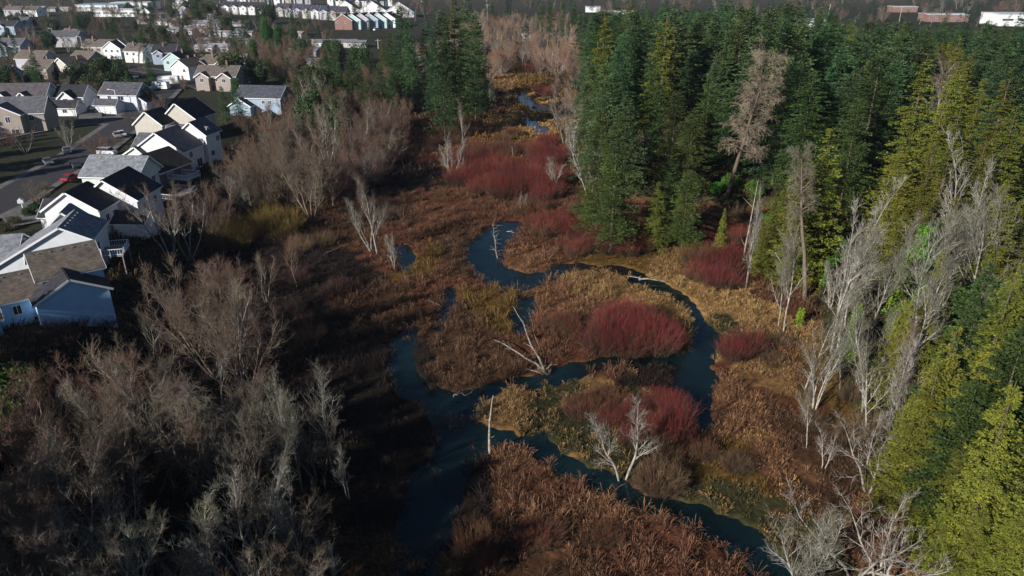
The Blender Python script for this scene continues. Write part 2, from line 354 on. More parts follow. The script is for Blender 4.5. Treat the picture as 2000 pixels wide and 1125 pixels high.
# ------------------------------------------------------------------ leafy and needled crowns: kite-shaped sprays
def kites(p, d, side, L, W):
    a = p; b = p + d * L * .45 + side * W; c = p + d * L; e = p + d * L * .45 - side * W
    V = np.stack([a, b, c, e], 1).reshape(-1, 3); F = np.arange(len(p) * 4).reshape(-1, 4); return V, F
def conifer(seed, H=32, rad=4.6, z0=.12, nb=260, ns=42, droop=.5, tip=.35, size=.55, colA=(.035, .075, .04), colB=(.06, .10, .035), pw=.75, trunkr=.4, hang=0, gap=.0, hole=.22, csz=1.0):
    g = np.random.default_rng(seed); t = np.sort(g.random(nb)) ** .85; z = H * (z0 + (1 - z0) * t) * .985; az = g.random(nb) * 6.283
    lobes = 1 + .22 * np.sin(az * 3 + seed) * np.cos(t * 9 + seed)
    Lb = rad * ((1 - t) ** pw * .96 + .04) * g.uniform(.72, 1.15, nb) * lobes
    keep = g.random(nb) > gap; z, az, Lb, t = z[keep], az[keep], Lb[keep], t[keep]; nb = len(z)
    out = np.stack([np.cos(az), np.sin(az), 0 * az], 1); sd = np.stack([-np.sin(az), np.cos(az), 0 * az], 1)
    slope = g.uniform(-.1, .35, nb) + .5 * t ** 2
    cnt = np.maximum(4, (ns * (Lb / rad) ** 1.1).astype(int)); i = np.repeat(np.arange(nb), cnt); n = len(i)
    s = g.random(n) ** .75; u = g.uniform(-1, 1, n)
    Wd = .30 * Lb[i] * (1 - s * .75) + .15
    zz = z[i] + Lb[i] * (slope[i] * s - droop * s * s + tip * droop * s ** 4) - np.abs(u) * Wd * .25
    p = out[i] * (Lb[i] * s)[:, None] + sd[i] * (u * Wd)[:, None]; p[:, 2] = zz
    cz = np.floor(p / csz + seed * 7.3).astype(np.int64); hh = hash2(cz[:, 0] + cz[:, 2] * 131, cz[:, 1], seed); ok = (hh > hole) | (s < .15)
    p, i, u, s, hh = p[ok], i[ok], u[ok], s[ok], hh[ok]; n = len(i)
    d = norm(out[i] * (.9 - .2 * np.abs(u))[:, None] + sd[i] * (u * .9)[:, None] + g.normal(0, .28, (n, 3)) + np.array([0, 0, .12 - hang]))
    up = norm(np.array([0, 0, 1.]) + g.normal(0, .45, (n, 3))); side = norm(np.cross(d, up)); L = size * g.uniform(.7, 1.5, n)[:, None]
    V, F = kites(p, d, side, L, L * .26)
    cm = (g.random(nb)[i] * .35 + g.random(n) * .3 + hh * .35)[:, None]; C = np.array(colA) * (1 - cm) + np.array(colB) * cm; C = np.repeat(C, 4, 0)
    TV, TF = tubes([(0, 0, 0, 0, 0, H * .5, trunkr, trunkr * .55), (0, 0, H * .5, 0, 0, H * .98, trunkr * .55, .03)], 7)
    return mesh('trunk', TV, [TF], M['bark_fir'], smooth=True), V, F, C
random.seed(3)
def add_con(key, n, m, **kw):
    L = []
    for i in range(n):
        tr, V, F, C = conifer(50 + len(PROTO) * 13 + i, **kw); L.append((tr, mesh('crown', V, [F], M[m], col=C), kw.get('H', 32)))
    PROTO[key] = L
add_con('fir', 5, 'needles_fir', H=32, rad=6.8, nb=340, ns=150, size=.38, pw=.68, trunkr=.3, colA=(.026, .058, .024), colB=(.115, .18, .065))
add_con('fir_olive', 3, 'needles_fir', H=30, rad=6.4, nb=320, ns=140, size=.36, pw=.62, trunkr=.3, colA=(.04, .07, .018), colB=(.085, .12, .025))
add_con('fir_broad', 4, 'needles_fir', H=27, rad=7.4, nb=300, ns=170, size=.40, pw=.5, trunkr=.32, z0=.1, hole=.34, csz=1.5, droop=.35, colA=(.026, .055, .022), colB=(.12, .18, .06))
add_con('cedar', 4, 'needles_cedar', H=24, rad=4.8, nb=420, ns=230, droop=.75, tip=.5, size=.22, hole=.5, csz=.8, colA=(.06, .09, .012), colB=(.25, .25, .035), hang=.35, pw=.85, z0=.03)
add_con('farfir', 3, 'needles_fir', H=28, rad=4.5, nb=110, ns=18, size=1.1, colA=(.025, .055, .035), colB=(.05, .09, .04))
add_con('cypress', 2, 'needles_fir', H=9, rad=1.3, nb=120, ns=22, droop=-.8, tip=0, size=.45, colA=(.015, .035, .02), colB=(.03, .06, .03), z0=.02, pw=.45, trunkr=.12)
def blob_leaves(seed, H, rx, n, size, colA, colB, nlobe=9, trunk=True, zmin=.25, m='leaves_green'):
    g = np.random.default_rng(seed); c = g.normal(0, 1, (nlobe, 3)); c = norm(c) * np.array([rx * .55, rx * .55, H * .28]); c[:, 2] += H * (.5 + zmin * .4); rr = g.uniform(.35, .6, nlobe) * rx
    i = g.integers(0, nlobe, n); q = norm(g.normal(0, 1, (n, 3))); p = c[i] + q * (rr[i] * g.uniform(.65, 1.05, n))[:, None] * np.array([1, 1, H / rx * .38 / .6 if H > rx else .7])
    p[:, 2] = np.maximum(p[:, 2], .1)
    d = norm(q + g.normal(0, .6, (n, 3)) + np.array([0, 0, -.2])); side = norm(np.cross(d, norm(q + g.normal(0, .5, (n, 3)) + .01))); L = size * g.uniform(.6, 1.4, n)[:, None]
    V, F = kites(p, d, side, L, L * .36); cm = (g.random(nlobe)[i] * .5 + g.random(n) * .5)[:, None]; C = np.repeat(np.array(colA) * (1 - cm) + np.array(colB) * cm, 4, 0)
    TV, TF = tubes([(0, 0, 0, 0, 0, H * .7, .03 * H * .6, .05)] + [(0, 0, H * .2, *(v * .9), .05, .02) for v in c], 6)
    return mesh('trunk', TV, [TF], M['bark_brown'], smooth=True), mesh('crown', V, [F], M[m], col=C), float(V[:, 2].max())
PROTO['broad'] = [blob_leaves(5 + i, 9, 4.5, 9000, .38, (.03, .055, .018), (.06, .10, .03)) for i in range(3)]
PROTO['bush'] = [blob_leaves(15 + i, 3, 2.2, 3500, .26, (.025, .05, .015), (.05, .10, .025), zmin=0) for i in range(2)]
PROTO['brightbush'] = [blob_leaves(25 + i, 4, 3, 6500, .3, (.05, .12, .015), (.09, .20, .025), zmin=0) for i in range(2)]
PROTO['tallgreen'] = [blob_leaves(35 + i, 22, 5, 16000, .5, (.03, .10, .02), (.05, .15, .03), nlobe=22) for i in range(1)]
def ivy_column(seed, H, r0, n):
    g = np.random.default_rng(seed); z = H * g.random(n) ** .9; a = g.random(n) * 6.283; rr = r0 * (.7 + .5 * np.sin(z * 1.3 + seed) * np.sin(a * 2)) * g.uniform(.7, 1.2, n) * (1.15 - .6 * z / H)
    p = np.stack([np.cos(a) * rr, np.sin(a) * rr, z], 1); o = np.stack([np.cos(a), np.sin(a), -.6 + 0 * a], 1); d = norm(o + g.normal(0, .45, (n, 3))); side = norm(np.cross(d, g.normal(0, 1, (n, 3)))); L = .3 * g.uniform(.6, 1.4, n)[:, None]
    V, F = kites(p, d, side, L, L * .4); cm = g.random((n, 1)); C = np.repeat(np.array((.09, .19, .012)) * (1 - cm) + np.array((.18, .30, .02)) * cm, 4, 0)
    return mesh('ivy', V, [F], M['leaves_green'], col=C)
# ------------------------------------------------------------------ stemmy shrubs
def thicket(seed, H, r0, n, base, tipc, spread=.5, rad=.014, ntw=3):
    g = np.random.default_rng(seed); a = g.random(n) * 6.283; q = np.sqrt(g.random(n)); b = np.stack([np.cos(a) * q * r0, np.sin(a) * q * r0, 0 * a], 1)
    d = norm(np.stack([np.cos(a) * q * spread, np.sin(a) * q * spread, 0 * a + 1], 1) + g.normal(0, .16, (n, 3))); L = H * g.uniform(.35, 1.15, n)[:, None] * (1.05 - .4 * q[:, None] ** 2)
    S = []; p = b; Tn = 4; tt = []
    tw = []
    for k in range(Tn):
        e = p + d * L / Tn; S.append(np.concatenate([p, e, np.full((n, 1), rad * (1 - k / Tn * .6)), np.full((n, 1), rad * (1 - (k + 1) / Tn * .6))], 1))
        if k >= 1:
            for _ in range(ntw):
                s = g.random((n, 1)); pp = p * (1 - s) + e * s; dd = norm(d + g.normal(0, .42, (n, 3)) + np.array([0, 0, .2])); ll = H * g.uniform(.1, .3, (n, 1)); tw.append(np.concatenate([pp, pp + dd * ll, np.full((n, 1), rad * .6), np.full((n, 1), rad * .25)], 1))
        d = norm(d + g.normal(0, .1, (n, 3)) + np.array([0, 0, .06])); p = e
    V, F = tubes(np.concatenate(S + tw), 3); t = np.clip((V[:, 2] / H - .14) * 1.6 + g.normal(0, .1, len(V)), 0, 1)[:, None]
    C = np.array(base) * (1 - t) + np.array(tipc) * t
    k = np.tile(np.repeat(g.random(n), 6), len(V) // (6 * n))[:, None]; C = np.where(k < .28, np.array(base) * 1.25 * (1 - t * .4) + np.array(tipc) * t * .25, C) * (.7 + .6 * k)
    return mesh('stems', V, [F], M['stems'], col=C)
RED = [thicket(60 + i, 2.9, 1.5, 330, (.13, .09, .055), (.23, .036, .03), .75) for i in range(4)]
BRICK = [thicket(70 + i, 2.5, 1.5, 300, (.15, .11, .065), (.19, .06, .03), .8) for i in range(3)]
TAWNY = [thicket(80 + i, 2.4, 1.5, 280, (.14, .10, .06), (.20, .12, .06), .85) for i in range(3)]
YELLOW = [thicket(90 + i, 4.2, 1.5, 300, (.14, .10, .05), (.30, .20, .045), .75) for i in range(2)]
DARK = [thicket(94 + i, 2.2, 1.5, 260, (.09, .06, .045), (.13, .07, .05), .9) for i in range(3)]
# ------------------------------------------------------------------ marsh growth: (px, py, rx, ry, colour low, colour high, height, density)
TAN = ((.20, .11, .04), (.66, .40, .16)); STRAW = ((.30, .17, .06), (.80, .51, .20)); BRN = ((.07, .035, .018), (.29, .155, .08)); RUST = ((.12, .045, .022), (.35, .18, .095)); GRN = ((.045, .045, .018), (.19, .165, .055)); DRK = ((.018, .012, .009), (.075, .05, .034)); PNK = ((.15, .07, .035), (.58, .30, .14)); ORG = ((.14, .08, .02), (.36, .21, .06))  # DRK: dark brown growth, deepened in colour to stand for tree shade
ZONES = [(1390, 560, 70, 30, STRAW, .9, 1.3), (1450, 605, 60, 40, STRAW, .9, 1.3), (1290, 450, 60, 20, STRAW, .8, 1.2), (1330, 480, 60, 40, TAN, .9, 1), (1530, 700, 40, 60, PNK, 1.0, 1), (1430, 640, 40, 20, GRN, .4, 1.2), (1415, 800, 45, 40, PNK, .9, 1.3), (1450, 840, 40, 40, TAN, .8, 1.3),
 (1000, 800, 70, 45, TAN, .9, 1.5), (1045, 760, 30, 15, GRN, .7, 1.2), (1120, 735, 80, 14, TAN, .8, 1.1), (1260, 730, 60, 14, DRK, .7, 1), (1490, 880, 60, 50, PNK, .6, 1.3), (1540, 760, 40, 50, TAN, .8, 1.3), (1520, 950, 50, 40, RUST, .5, 1.3), (1570, 960, 60, 50, BRN, .5, 1.2), (1790, 1060, 90, 60, PNK, .6, 1.3), (850, 300, 60, 16, STRAW, .7, 1.3), (1000, 240, 70, 20, STRAW, .6, 1.3), (1060, 185, 50, 25, STRAW, .6, 1.3), (1100, 220, 50, 20, TAN, .6, 1.2), (985, 150, 40, 30, TAN, .6, 1),
 (1110, 890, 40, 20, TAN, .8, 1.2), (955, 500, 30, 40, RUST, 1.1, 1), (1030, 505, 35, 25, PNK, 1.1, 1.2), (900, 470, 40, 60, BRN, 1.1, 1.2), (880, 400, 90, 40, RUST, 1.1, 1.2), (1060, 560, 60, 30, PNK, 1.2, 1.3), (1140, 550, 60, 20, TAN, 1.1, 1.3), (960, 610, 50, 40, ORG, 1.5, 1.4), (920, 680, 70, 60, BRN, 1.3, 1.3), (1090, 680, 60, 50, RUST, 1.2, 1.3), (1060, 620, 30, 50, PNK, 1.2, 1.2),
 (1180, 1010, 120, 50, PNK, 1.1, 1.4), (1040, 950, 70, 60, RUST, 1.0, 1.1), (1300, 1080, 140, 60, RUST, 1.1, 1.4), (1050, 1080, 120, 50, BRN, 1.1, 1.2), (940, 1090, 90, 50, BRN, 1.0, 1.0), (990, 890, 50, 15, PNK, 1.1, 1.2),
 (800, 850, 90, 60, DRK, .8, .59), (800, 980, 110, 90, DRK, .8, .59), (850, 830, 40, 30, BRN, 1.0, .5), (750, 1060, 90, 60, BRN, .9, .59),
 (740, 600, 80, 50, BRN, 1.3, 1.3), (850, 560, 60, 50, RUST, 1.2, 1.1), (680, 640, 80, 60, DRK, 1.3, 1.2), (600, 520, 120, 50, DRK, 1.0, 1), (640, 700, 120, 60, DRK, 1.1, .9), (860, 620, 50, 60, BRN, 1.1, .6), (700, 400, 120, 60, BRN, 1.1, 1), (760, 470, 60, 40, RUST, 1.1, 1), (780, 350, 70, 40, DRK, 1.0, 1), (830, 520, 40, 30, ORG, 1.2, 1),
 (1080, 830, 30, 50, GRN, .5, 1.5), (1180, 840, 70, 70, GRN, .5, 1.5), (1230, 900, 60, 40, GRN, .5, 1.5), (1360, 930, 80, 50, GRN, .6, 1.5), (1460, 1000, 70, 40, GRN, .6, 1.4), (1330, 880, 60, 40, BRN, .7, 1.2), (1430, 920, 60, 40, ORG, .6, 1.4), (1560, 1060, 60, 40, GRN, .6, 1.2), (1280, 970, 40, 20, BRN, .9, 1.2), (1600, 850, 60, 80, BRN, .7, 1.2), (1650, 760, 60, 80, ORG, .6, 1.1), (1560, 790, 50, 60, RUST, .8, 1.2),
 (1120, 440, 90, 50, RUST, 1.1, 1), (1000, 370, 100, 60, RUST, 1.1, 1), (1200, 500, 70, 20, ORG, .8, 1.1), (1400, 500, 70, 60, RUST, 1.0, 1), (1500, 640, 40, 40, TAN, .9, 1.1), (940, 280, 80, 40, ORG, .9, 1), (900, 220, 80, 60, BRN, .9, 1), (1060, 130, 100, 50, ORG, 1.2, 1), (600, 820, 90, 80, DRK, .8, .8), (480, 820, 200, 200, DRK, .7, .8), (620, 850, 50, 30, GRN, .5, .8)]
ZP = np.array([P(a, b, .4)[:2] for a, b, *_ in ZONES]); ZP2 = np.array([P(a + rx, b, .4)[0] - P(a, b, .4)[0] for a, b, rx, *_ in ZONES]); ZP3 = np.array([abs(P(a, b - ry, .4)[1] - P(a, b + ry, .4)[1]) / 2 for a, b, rx, ry, *_ in ZONES])
def zone_of(x, y):
    jx = x + (fbm(x * .25, y * .25, 61) - .5) * 9; jy = y + (fbm(x * .25, y * .25, 71) - .5) * 12
    d = ((jx[:, None] - ZP[None, :, 0]) / ZP2) ** 2 + ((jy[:, None] - ZP[None, :, 1]) / ZP3) ** 2
    return d.argmin(1), d.min(1)
# ------------------------------------------------------------------ ground sheet
def axis(core0, core1, step, far0, far1, grow=1.12):
    c = list(np.arange(core0, core1, step)); s = step; a = core1
    while a < far1: c.append(a); s *= grow; a += s
    c.append(far1); s = step; a = core0; pre = []
    while a > far0: s *= grow; a -= s; pre.append(max(a, far0))
    return np.array(sorted(set(pre + c)))
gx = axis(-60, 62, .55, -3500, 3500); gy = axis(38, 175, .55, -60, 6000)
X, Y = np.meshgrid(gx, gy); Z = terrain(X, Y)
near = (X > -75) & (X < 75) & (Y > 30) & (Y < 340)
wm = np.zeros(X.shape, bool); wm[near] = water_at(X[near], Y[near])
Zs = np.where(wm, -.45, Z); 
# soften the bank a little
k = Zs.copy(); k[1:-1, 1:-1] = (Zs[1:-1, 1:-1] * 2 + Zs[:-2, 1:-1] + Zs[2:, 1:-1] + Zs[1:-1, :-2] + Zs[1:-1, 2:]) / 6; Zs = np.where(near & (Z < 2), k, Zs)
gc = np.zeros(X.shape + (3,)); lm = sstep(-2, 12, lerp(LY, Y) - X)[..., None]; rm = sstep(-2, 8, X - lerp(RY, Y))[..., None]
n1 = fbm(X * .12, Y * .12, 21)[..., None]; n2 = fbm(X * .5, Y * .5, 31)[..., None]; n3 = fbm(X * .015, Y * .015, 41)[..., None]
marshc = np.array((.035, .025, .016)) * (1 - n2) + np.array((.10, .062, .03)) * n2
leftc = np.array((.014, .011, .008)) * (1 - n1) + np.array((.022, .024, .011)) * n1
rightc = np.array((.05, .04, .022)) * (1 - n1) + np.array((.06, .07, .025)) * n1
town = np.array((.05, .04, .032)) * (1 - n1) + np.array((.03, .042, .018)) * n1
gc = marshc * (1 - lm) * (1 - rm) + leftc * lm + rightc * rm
tm = sstep(0, 6, lerp([(0, -55), (90, -62), (160, -74), (260, -84), (330, -70), (500, -60), (650, -40), (800, 1000)], Y) - X)[..., None] * (Y > 80)[..., None]
tm = np.maximum(tm, sstep(560, 640, Y)[..., None]); gc = gc * (1 - tm) + town * tm
far = sstep(700, 1100, Y)[..., None]; gc = gc * (1 - far) + (np.array((.05, .06, .03)) * n3 + np.array((.10, .075, .06)) * (1 - n3)) * far
ny, nx = X.shape; V = np.stack([X, Y, Zs], -1).reshape(-1, 3); i = np.arange(ny * nx).reshape(ny, nx)
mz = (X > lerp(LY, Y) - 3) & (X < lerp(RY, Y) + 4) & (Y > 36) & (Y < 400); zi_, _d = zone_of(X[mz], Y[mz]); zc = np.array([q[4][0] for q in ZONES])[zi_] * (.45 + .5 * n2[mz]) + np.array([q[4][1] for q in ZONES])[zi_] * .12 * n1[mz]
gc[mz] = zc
F = np.stack([i[:-1, :-1], i[:-1, 1:], i[1:, 1:], i[1:, :-1]], -1).reshape(-1, 4)
M['ground'] = mat('ground', (1.15, 1.1, 1.05), .95, attr=True, noise=(1.6, (.55, .55, .55)), bump=.8, bscale=2.5, spec=.1)
tag(link('ground', mesh('ground', V, [F], M['ground'], col=gc.reshape(-1, 3), smooth=True)), kind='structure')
# water
wmx = bpy.data.materials.new('water'); wmx.use_nodes = True; N = wmx.node_tree.nodes; L = wmx.node_tree.links; b = N['Principled BSDF']
b.inputs['Base Color'].default_value = (.012, .032, .042, 1); b.inputs['Roughness'].default_value = .12; b.inputs['IOR'].default_value = 1.33; b.inputs['Specular IOR Level'].default_value = .5
tc = N.new('ShaderNodeTexCoord'); nz = N.new('ShaderNodeTexNoise'); nz.inputs['Scale'].default_value = .9; nz.inputs['Detail'].default_value = 3; L.new(tc.outputs['Object'], nz.inputs[0])
bp = N.new('ShaderNodeBump'); bp.inputs['Strength'].default_value = .12; bp.inputs['Distance'].default_value = .1; L.new(nz.outputs['Fac'], bp.inputs['Height']); L.new(bp.outputs[0], b.inputs['Normal'])
n2_ = N.new('ShaderNodeTexNoise'); n2_.inputs['Scale'].default_value = .09; n2_.inputs['Detail'].default_value = 4; L.new(tc.outputs['Object'], n2_.inputs[0])
cr = N.new('ShaderNodeValToRGB'); cr.color_ramp.elements[0].position = .35; cr.color_ramp.elements[1].position = .7; cr.color_ramp.elements[0].color = (.002, .006, .006, 1); cr.color_ramp.elements[1].color = (.007, .021, .022, 1)
L.new(n2_.outputs['Fac'], cr.inputs[0]); L.new(cr.outputs[0], b.inputs['Base Color'])
tag(link('water', mesh('water', [(-52, 36, 0), (60, 36, 0), (60, 330, 0), (-52, 330, 0)], [np.array([[0, 1, 2, 3]])], wmx)), kind='structure')

# ------------------------------------------------------------------ roads
def ribbon(name, pts, wd, m, dz, z=None, smoothn=8):
    p = np.array(pts, float); t = np.linspace(0, len(p) - 1, smoothn * (len(p) - 1) + 1)
    q = np.stack([np.interp(t, range(len(p)), p[:, k]) for k in (0, 1)], 1)
    for _ in range(6): q[1:-1] = (q[:-2] + q[2:] + 2 * q[1:-1]) / 4
    d = norm(np.gradient(q, axis=0)); nrm = np.stack([-d[:, 1], d[:, 0]], 1)
    a = q + nrm * wd / 2; b_ = q - nrm * wd / 2
    K = 3; rows = [a * (1 - k / K) + b_ * (k / K) for k in range(K + 1)]
    V = []; 
    for r_ in rows: V.append(np.concatenate([r_, (terrain(r_[:, 0], r_[:, 1]) * 0 + terrain(q[:, 0], q[:, 1]) + dz)[:, None]], 1))
    n = len(q); V = np.concatenate(V); F = []
    for k in range(K):
        i0 = k * n + np.arange(n - 1); F.append(np.stack([i0, i0 + n, i0 + n + 1, i0 + 1], 1))
    return mesh(name, V, [np.concatenate(F)], m)
def pxw(L, z=5.0): return [tuple(P(a, b, z)[:2]) for a, b in L]
ROADA = pxw([(-160, 470), (0, 402), (60, 362), (115, 333), (170, 300), (215, 266), (255, 238), (292, 205), (320, 178), (345, 150), (372, 122)])
ROADB = pxw([(250, 240), (205, 236), (160, 240), (90, 250), (20, 262), (-80, 280)])
ROADC = pxw([(232, 133), (300, 140), (345, 150), (420, 176)])
for nm, rd, wd in (('road', ROADA, 9.5), ('road', ROADB, 8.5), ('road', ROADC, 8)):
    tag(link('pavement', ribbon('pavement', rd, wd + 3.6, M['concrete'], .33)), kind='structure')
    tag(link('road', ribbon('road', rd, wd, M['asphalt'], .36)), kind='structure')
for dwx in [[(185, 300), (160, 335)], [(140, 352), (118, 345)], [(262, 262), (240, 252)], [(345, 232), (322, 236), (285, 215)], [(180, 208), (176, 236)], [(60, 440), (30, 410)]]:
    tag(link('driveway', ribbon('driveway', pxw(dwx), 6.5, M['concrete'], .345)), kind='structure')

def tuft_mesh(name, x, y, zi, nblade, wid, g, hscale=1.0, spread=.32, label=None):
    n = len(x); z = terrain(x, y); wt = water_at(x, y); z = np.where(wt, -.1, z)
    hs = np.array([q[5] for q in ZONES])[zi] * np.exp(g.normal(-.1, .35, n)) * (.65 + .7 * fbm(x * .22, y * .22, 123)) * hscale
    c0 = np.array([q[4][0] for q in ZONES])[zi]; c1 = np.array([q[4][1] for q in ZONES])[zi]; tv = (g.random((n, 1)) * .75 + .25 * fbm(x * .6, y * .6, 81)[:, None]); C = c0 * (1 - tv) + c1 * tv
    i = np.repeat(np.arange(n), nblade); m = len(i); a = g.random(m) * 6.283; q = np.sqrt(g.random(m)) * spread
    b = np.stack([x[i] + np.cos(a) * q, y[i] + np.sin(a) * q, z[i]], 1)
    lean = np.where(g.random(m) < .28, g.uniform(1.2, 4.5, m), g.uniform(.1, .8, m)); a2 = a + g.normal(0, .6, m); d = norm(np.stack([np.cos(a2) * lean, np.sin(a2) * lean, np.ones(m)], 1)); h = (hs[i] * g.uniform(.5, 1.1, m))[:, None]
    t = b + d * h; tip = t + norm(np.stack([np.cos(a2), np.sin(a2), g.uniform(-.8, .3, m)], 1)) * h * .35
    a3 = g.random(m) * 3.14; s = np.stack([np.cos(a3), np.sin(a3), 0 * a3], 1) * (wid * g.uniform(.6, 1.6, m))[:, None]
    V = np.stack([b - s * .5, b + s * .5, t + s, tip, t - s], 1).reshape(-1, 3); f = np.arange(m)[:, None] * 5
    F4 = np.concatenate([f, f + 1, f + 2, f + 4], 1); F3 = np.concatenate([f + 4, f + 2, f + 3], 1)
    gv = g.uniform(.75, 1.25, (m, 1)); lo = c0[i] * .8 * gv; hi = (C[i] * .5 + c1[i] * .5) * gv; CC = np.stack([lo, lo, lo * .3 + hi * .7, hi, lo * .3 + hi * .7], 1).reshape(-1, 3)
    return mesh(name, V, [F4, F3], M['reeds'], col=CC)
def scatter_marsh(n, y0, y1, g, dens=None):
    y = g.uniform(y0, y1, n); xl = lerp(LY, y) - 2; xr = lerp(RY, y) + 3; x = xl + (xr - xl) * g.random(n); return x, y
g = np.random.default_rng(5)
MIXI = len(ZONES); ZONES.append((0, 0, 1, 1, TAN, .6, 1))
def marsh(name, n, y0, y1, nb, wid, hsc, spread, only=None, label='', cat=''):
    x, y = scatter_marsh(n, y0, y1, g); zi, dd = zone_of(x, y); den = np.array([q[6] for q in ZONES])[zi]
    wt = water_at(x, y); den = np.where(wt, den, np.maximum(den, 1.1)); clump = fbm(x * .45, y * .45, 91) > .47
    sparse = np.isin(zi, [k for k, q in enumerate(ZONES) if q[6] <= .6])
    keep = (g.random(n) < den * .7) & (~wt | (sparse & (g.random(n) < .7) & (fbm(x * .3, y * .3, 133) > .45))) & (clump | (g.random(n) < .15))
    isg = np.isin(zi, [k for k, q in enumerate(ZONES) if q[4] is GRN or q[5] <= .55]); keep &= isg if only == 'g' else ~isg
    sw = isg & (g.random(n) < .38); zi = np.where(sw, MIXI, zi)
    o = link(name, tuft_mesh(name, x[keep], y[keep], zi[keep], nb, wid, g, hsc, spread)); tag(o, label, cat, kind='stuff'); return o
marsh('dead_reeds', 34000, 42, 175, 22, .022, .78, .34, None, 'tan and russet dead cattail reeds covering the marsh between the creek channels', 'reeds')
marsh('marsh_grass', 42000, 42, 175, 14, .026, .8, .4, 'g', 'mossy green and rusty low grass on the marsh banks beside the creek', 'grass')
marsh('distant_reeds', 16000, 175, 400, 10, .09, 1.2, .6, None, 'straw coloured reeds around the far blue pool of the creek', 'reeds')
# under the bare trees on both banks
def floor_growth(name, n, box, pal, nb, wid, h, sp, cond, label, cat, bright=1):
    x = g.uniform(box[0], box[1], n); y = g.uniform(box[2], box[3], n); k = cond(x, y); x, y = x[k], y[k]
    zi = g.integers(0, len(pal), len(x)); keep = [ZONES.index(z) if z in ZONES else 0 for z in ZONES]
    base = len(ZONES)
    for c in pal: ZONES.append((0, 0, 1, 1, c, h, 1))
    o = link(name, tuft_mesh(name, x, y, base + zi, nb, wid, g, 1, sp)); tag(o, label, cat, kind='stuff')
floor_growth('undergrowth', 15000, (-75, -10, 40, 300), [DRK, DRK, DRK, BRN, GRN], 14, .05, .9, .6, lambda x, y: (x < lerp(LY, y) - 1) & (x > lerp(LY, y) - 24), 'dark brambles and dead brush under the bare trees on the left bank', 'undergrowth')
floor_growth('forest_undergrowth', 9000, (12, 110, 40, 330), [BRN, GRN, DRK, ORG], 14, .06, .9, .6, lambda x, y: (x > lerp(RY, y) + 2) & (x < lerp(RY, y) + 26), 'brown and green brush on the forest floor along the right bank', 'undergrowth')
# ------------------------------------------------------------------ houses
def prism(mb, axis, prof, a0, a1):
    """closed prism; prof = [(u,z)...], extruded along the other horizontal axis"""
    n = len(prof); pts = []
    for a in (a0, a1):
        for u, z in prof: pts.append((u, a, z) if axis == 'y' else (a, u, z))
    f = [tuple(range(n))[::-1] if axis == 'x' else tuple(range(n)), tuple(n + i for i in range(n)) if axis == 'x' else tuple(n + i for i in range(n))[::-1]]
    for i in range(n):
        j = (i + 1) % n; q = (i, i + n, j + n, j); f.append(q if axis == 'y' else q[::-1])
    mb.poly(pts, f)
def slab(u0, z0, u1, z1, t):
    dx, dz = u1 - u0, z1 - z0; L = math.hypot(dx, dz); nx, nz = -dz / L * t, dx / L * t
    if nz < 0: nx, nz = -nx, -nz
    p = [(u0, z0), (u1, z1), (u1 + nx, z1 + nz), (u0 + nx, z0 + nz)]
    return p
def volume(root, v, wallm, roofm, trimm=True, oh=.4, detail=True):
    axis, x0, x1, y0, y1, e0, e1, rf, rz, zb = (list(v) + [-1.2])[:10]
    u0, u1, a0, a1 = (x0, x1, y0, y1) if axis == 'y' else (y0, y1, x0, x1); ur = u0 + (u1 - u0) * rf
    mb = MB(); prism(mb, axis, [(u0, zb), (u1, zb), (u1, e1), (ur, rz), (u0, e0)], a0, a1)
    w_ = mb.build('wall', wallm, root)
    sl0 = (rz - e0) / max(ur - u0, .01); sl1 = (rz - e1) / max(u1 - ur, .01)
    rb = MB(); tb = MB(); lift = .03
    A = [(u0 - oh, e0 - oh * sl0 + lift), (ur, rz + lift)]; B = [(u1 + oh, e1 - oh * sl1 + lift), (ur, rz + lift)]
    for (p, q) in (A, B):
        if abs(p[0] - q[0]) < .5: continue
        prism(rb, axis, slab(*p, *q, .16), a0 - oh, a1 + oh)
        if detail:
            for aa, bb in ((a0 - oh - .05, a0 - oh - .003), (a1 + oh + .003, a1 + oh + .05)): prism(tb, axis, slab(p[0], p[1] - .16, q[0], q[1] - .16, .30), aa, bb)
            s = -1 if p[0] < q[0] else 1; uu = p[0]; zz = p[1]
            if axis == 'y': tb.box(min(uu, uu + s * .05) + s * .01, max(uu, uu + s * .05) + s * .01, a0 - oh, a1 + oh, zz - .12, zz + .14)
            else: tb.box(a0 - oh, a1 + oh, min(uu, uu + s * .05) + s * .01, max(uu, uu + s * .05) + s * .01, zz - .12, zz + .14)
    r_ = rb.build('roof', roofm, root, uv=True)
    if detail and tb.v: tb.build('fascia', M['trim'], root)
    return w_, r_
def window(root, v, face, u, z, w_, h_, panes=2, name='window'):
    axis, x0, x1, y0, y1 = v[:5]
    fr = MB(); pn = MB(); t = .09; o = .06
    def B(mb, ua, ub, za, zb, d0, d1):
        if face == 'f': mb.box(x0 + ua, x0 + ub, y0 - d1, y0 - d0, za, zb)
        elif face == 'b': mb.box(x0 + ua, x0 + ub, y1 + d0, y1 + d1, za, zb)
        elif face == 'l': mb.box(x0 - d1, x0 - d0, y0 + ua, y0 + ub, za, zb)
        else: mb.box(x1 + d0, x1 + d1, y0 + ua, y0 + ub, za, zb)
    a, b_, c, d = u - w_ / 2, u + w_ / 2, z - h_ / 2, z + h_ / 2
    B(fr, a - t, a, c - t, d + t, .003, o); B(fr, b_, b_ + t, c - t, d + t, .003, o); B(fr, a, b_, c - t, c, .003, o); B(fr, a, b_, d, d + t, .003, o)
    for k in range(1, panes):
        m_ = a + (b_ - a) * k / panes; B(fr, m_ - .03, m_ + .03, c, d, .003, o - .01)
    B(pn, a, b_, c, d, .002, .025)
    f_ = fr.build(name, M['trim'], root); pn.build('pane', M['glass'], f_)
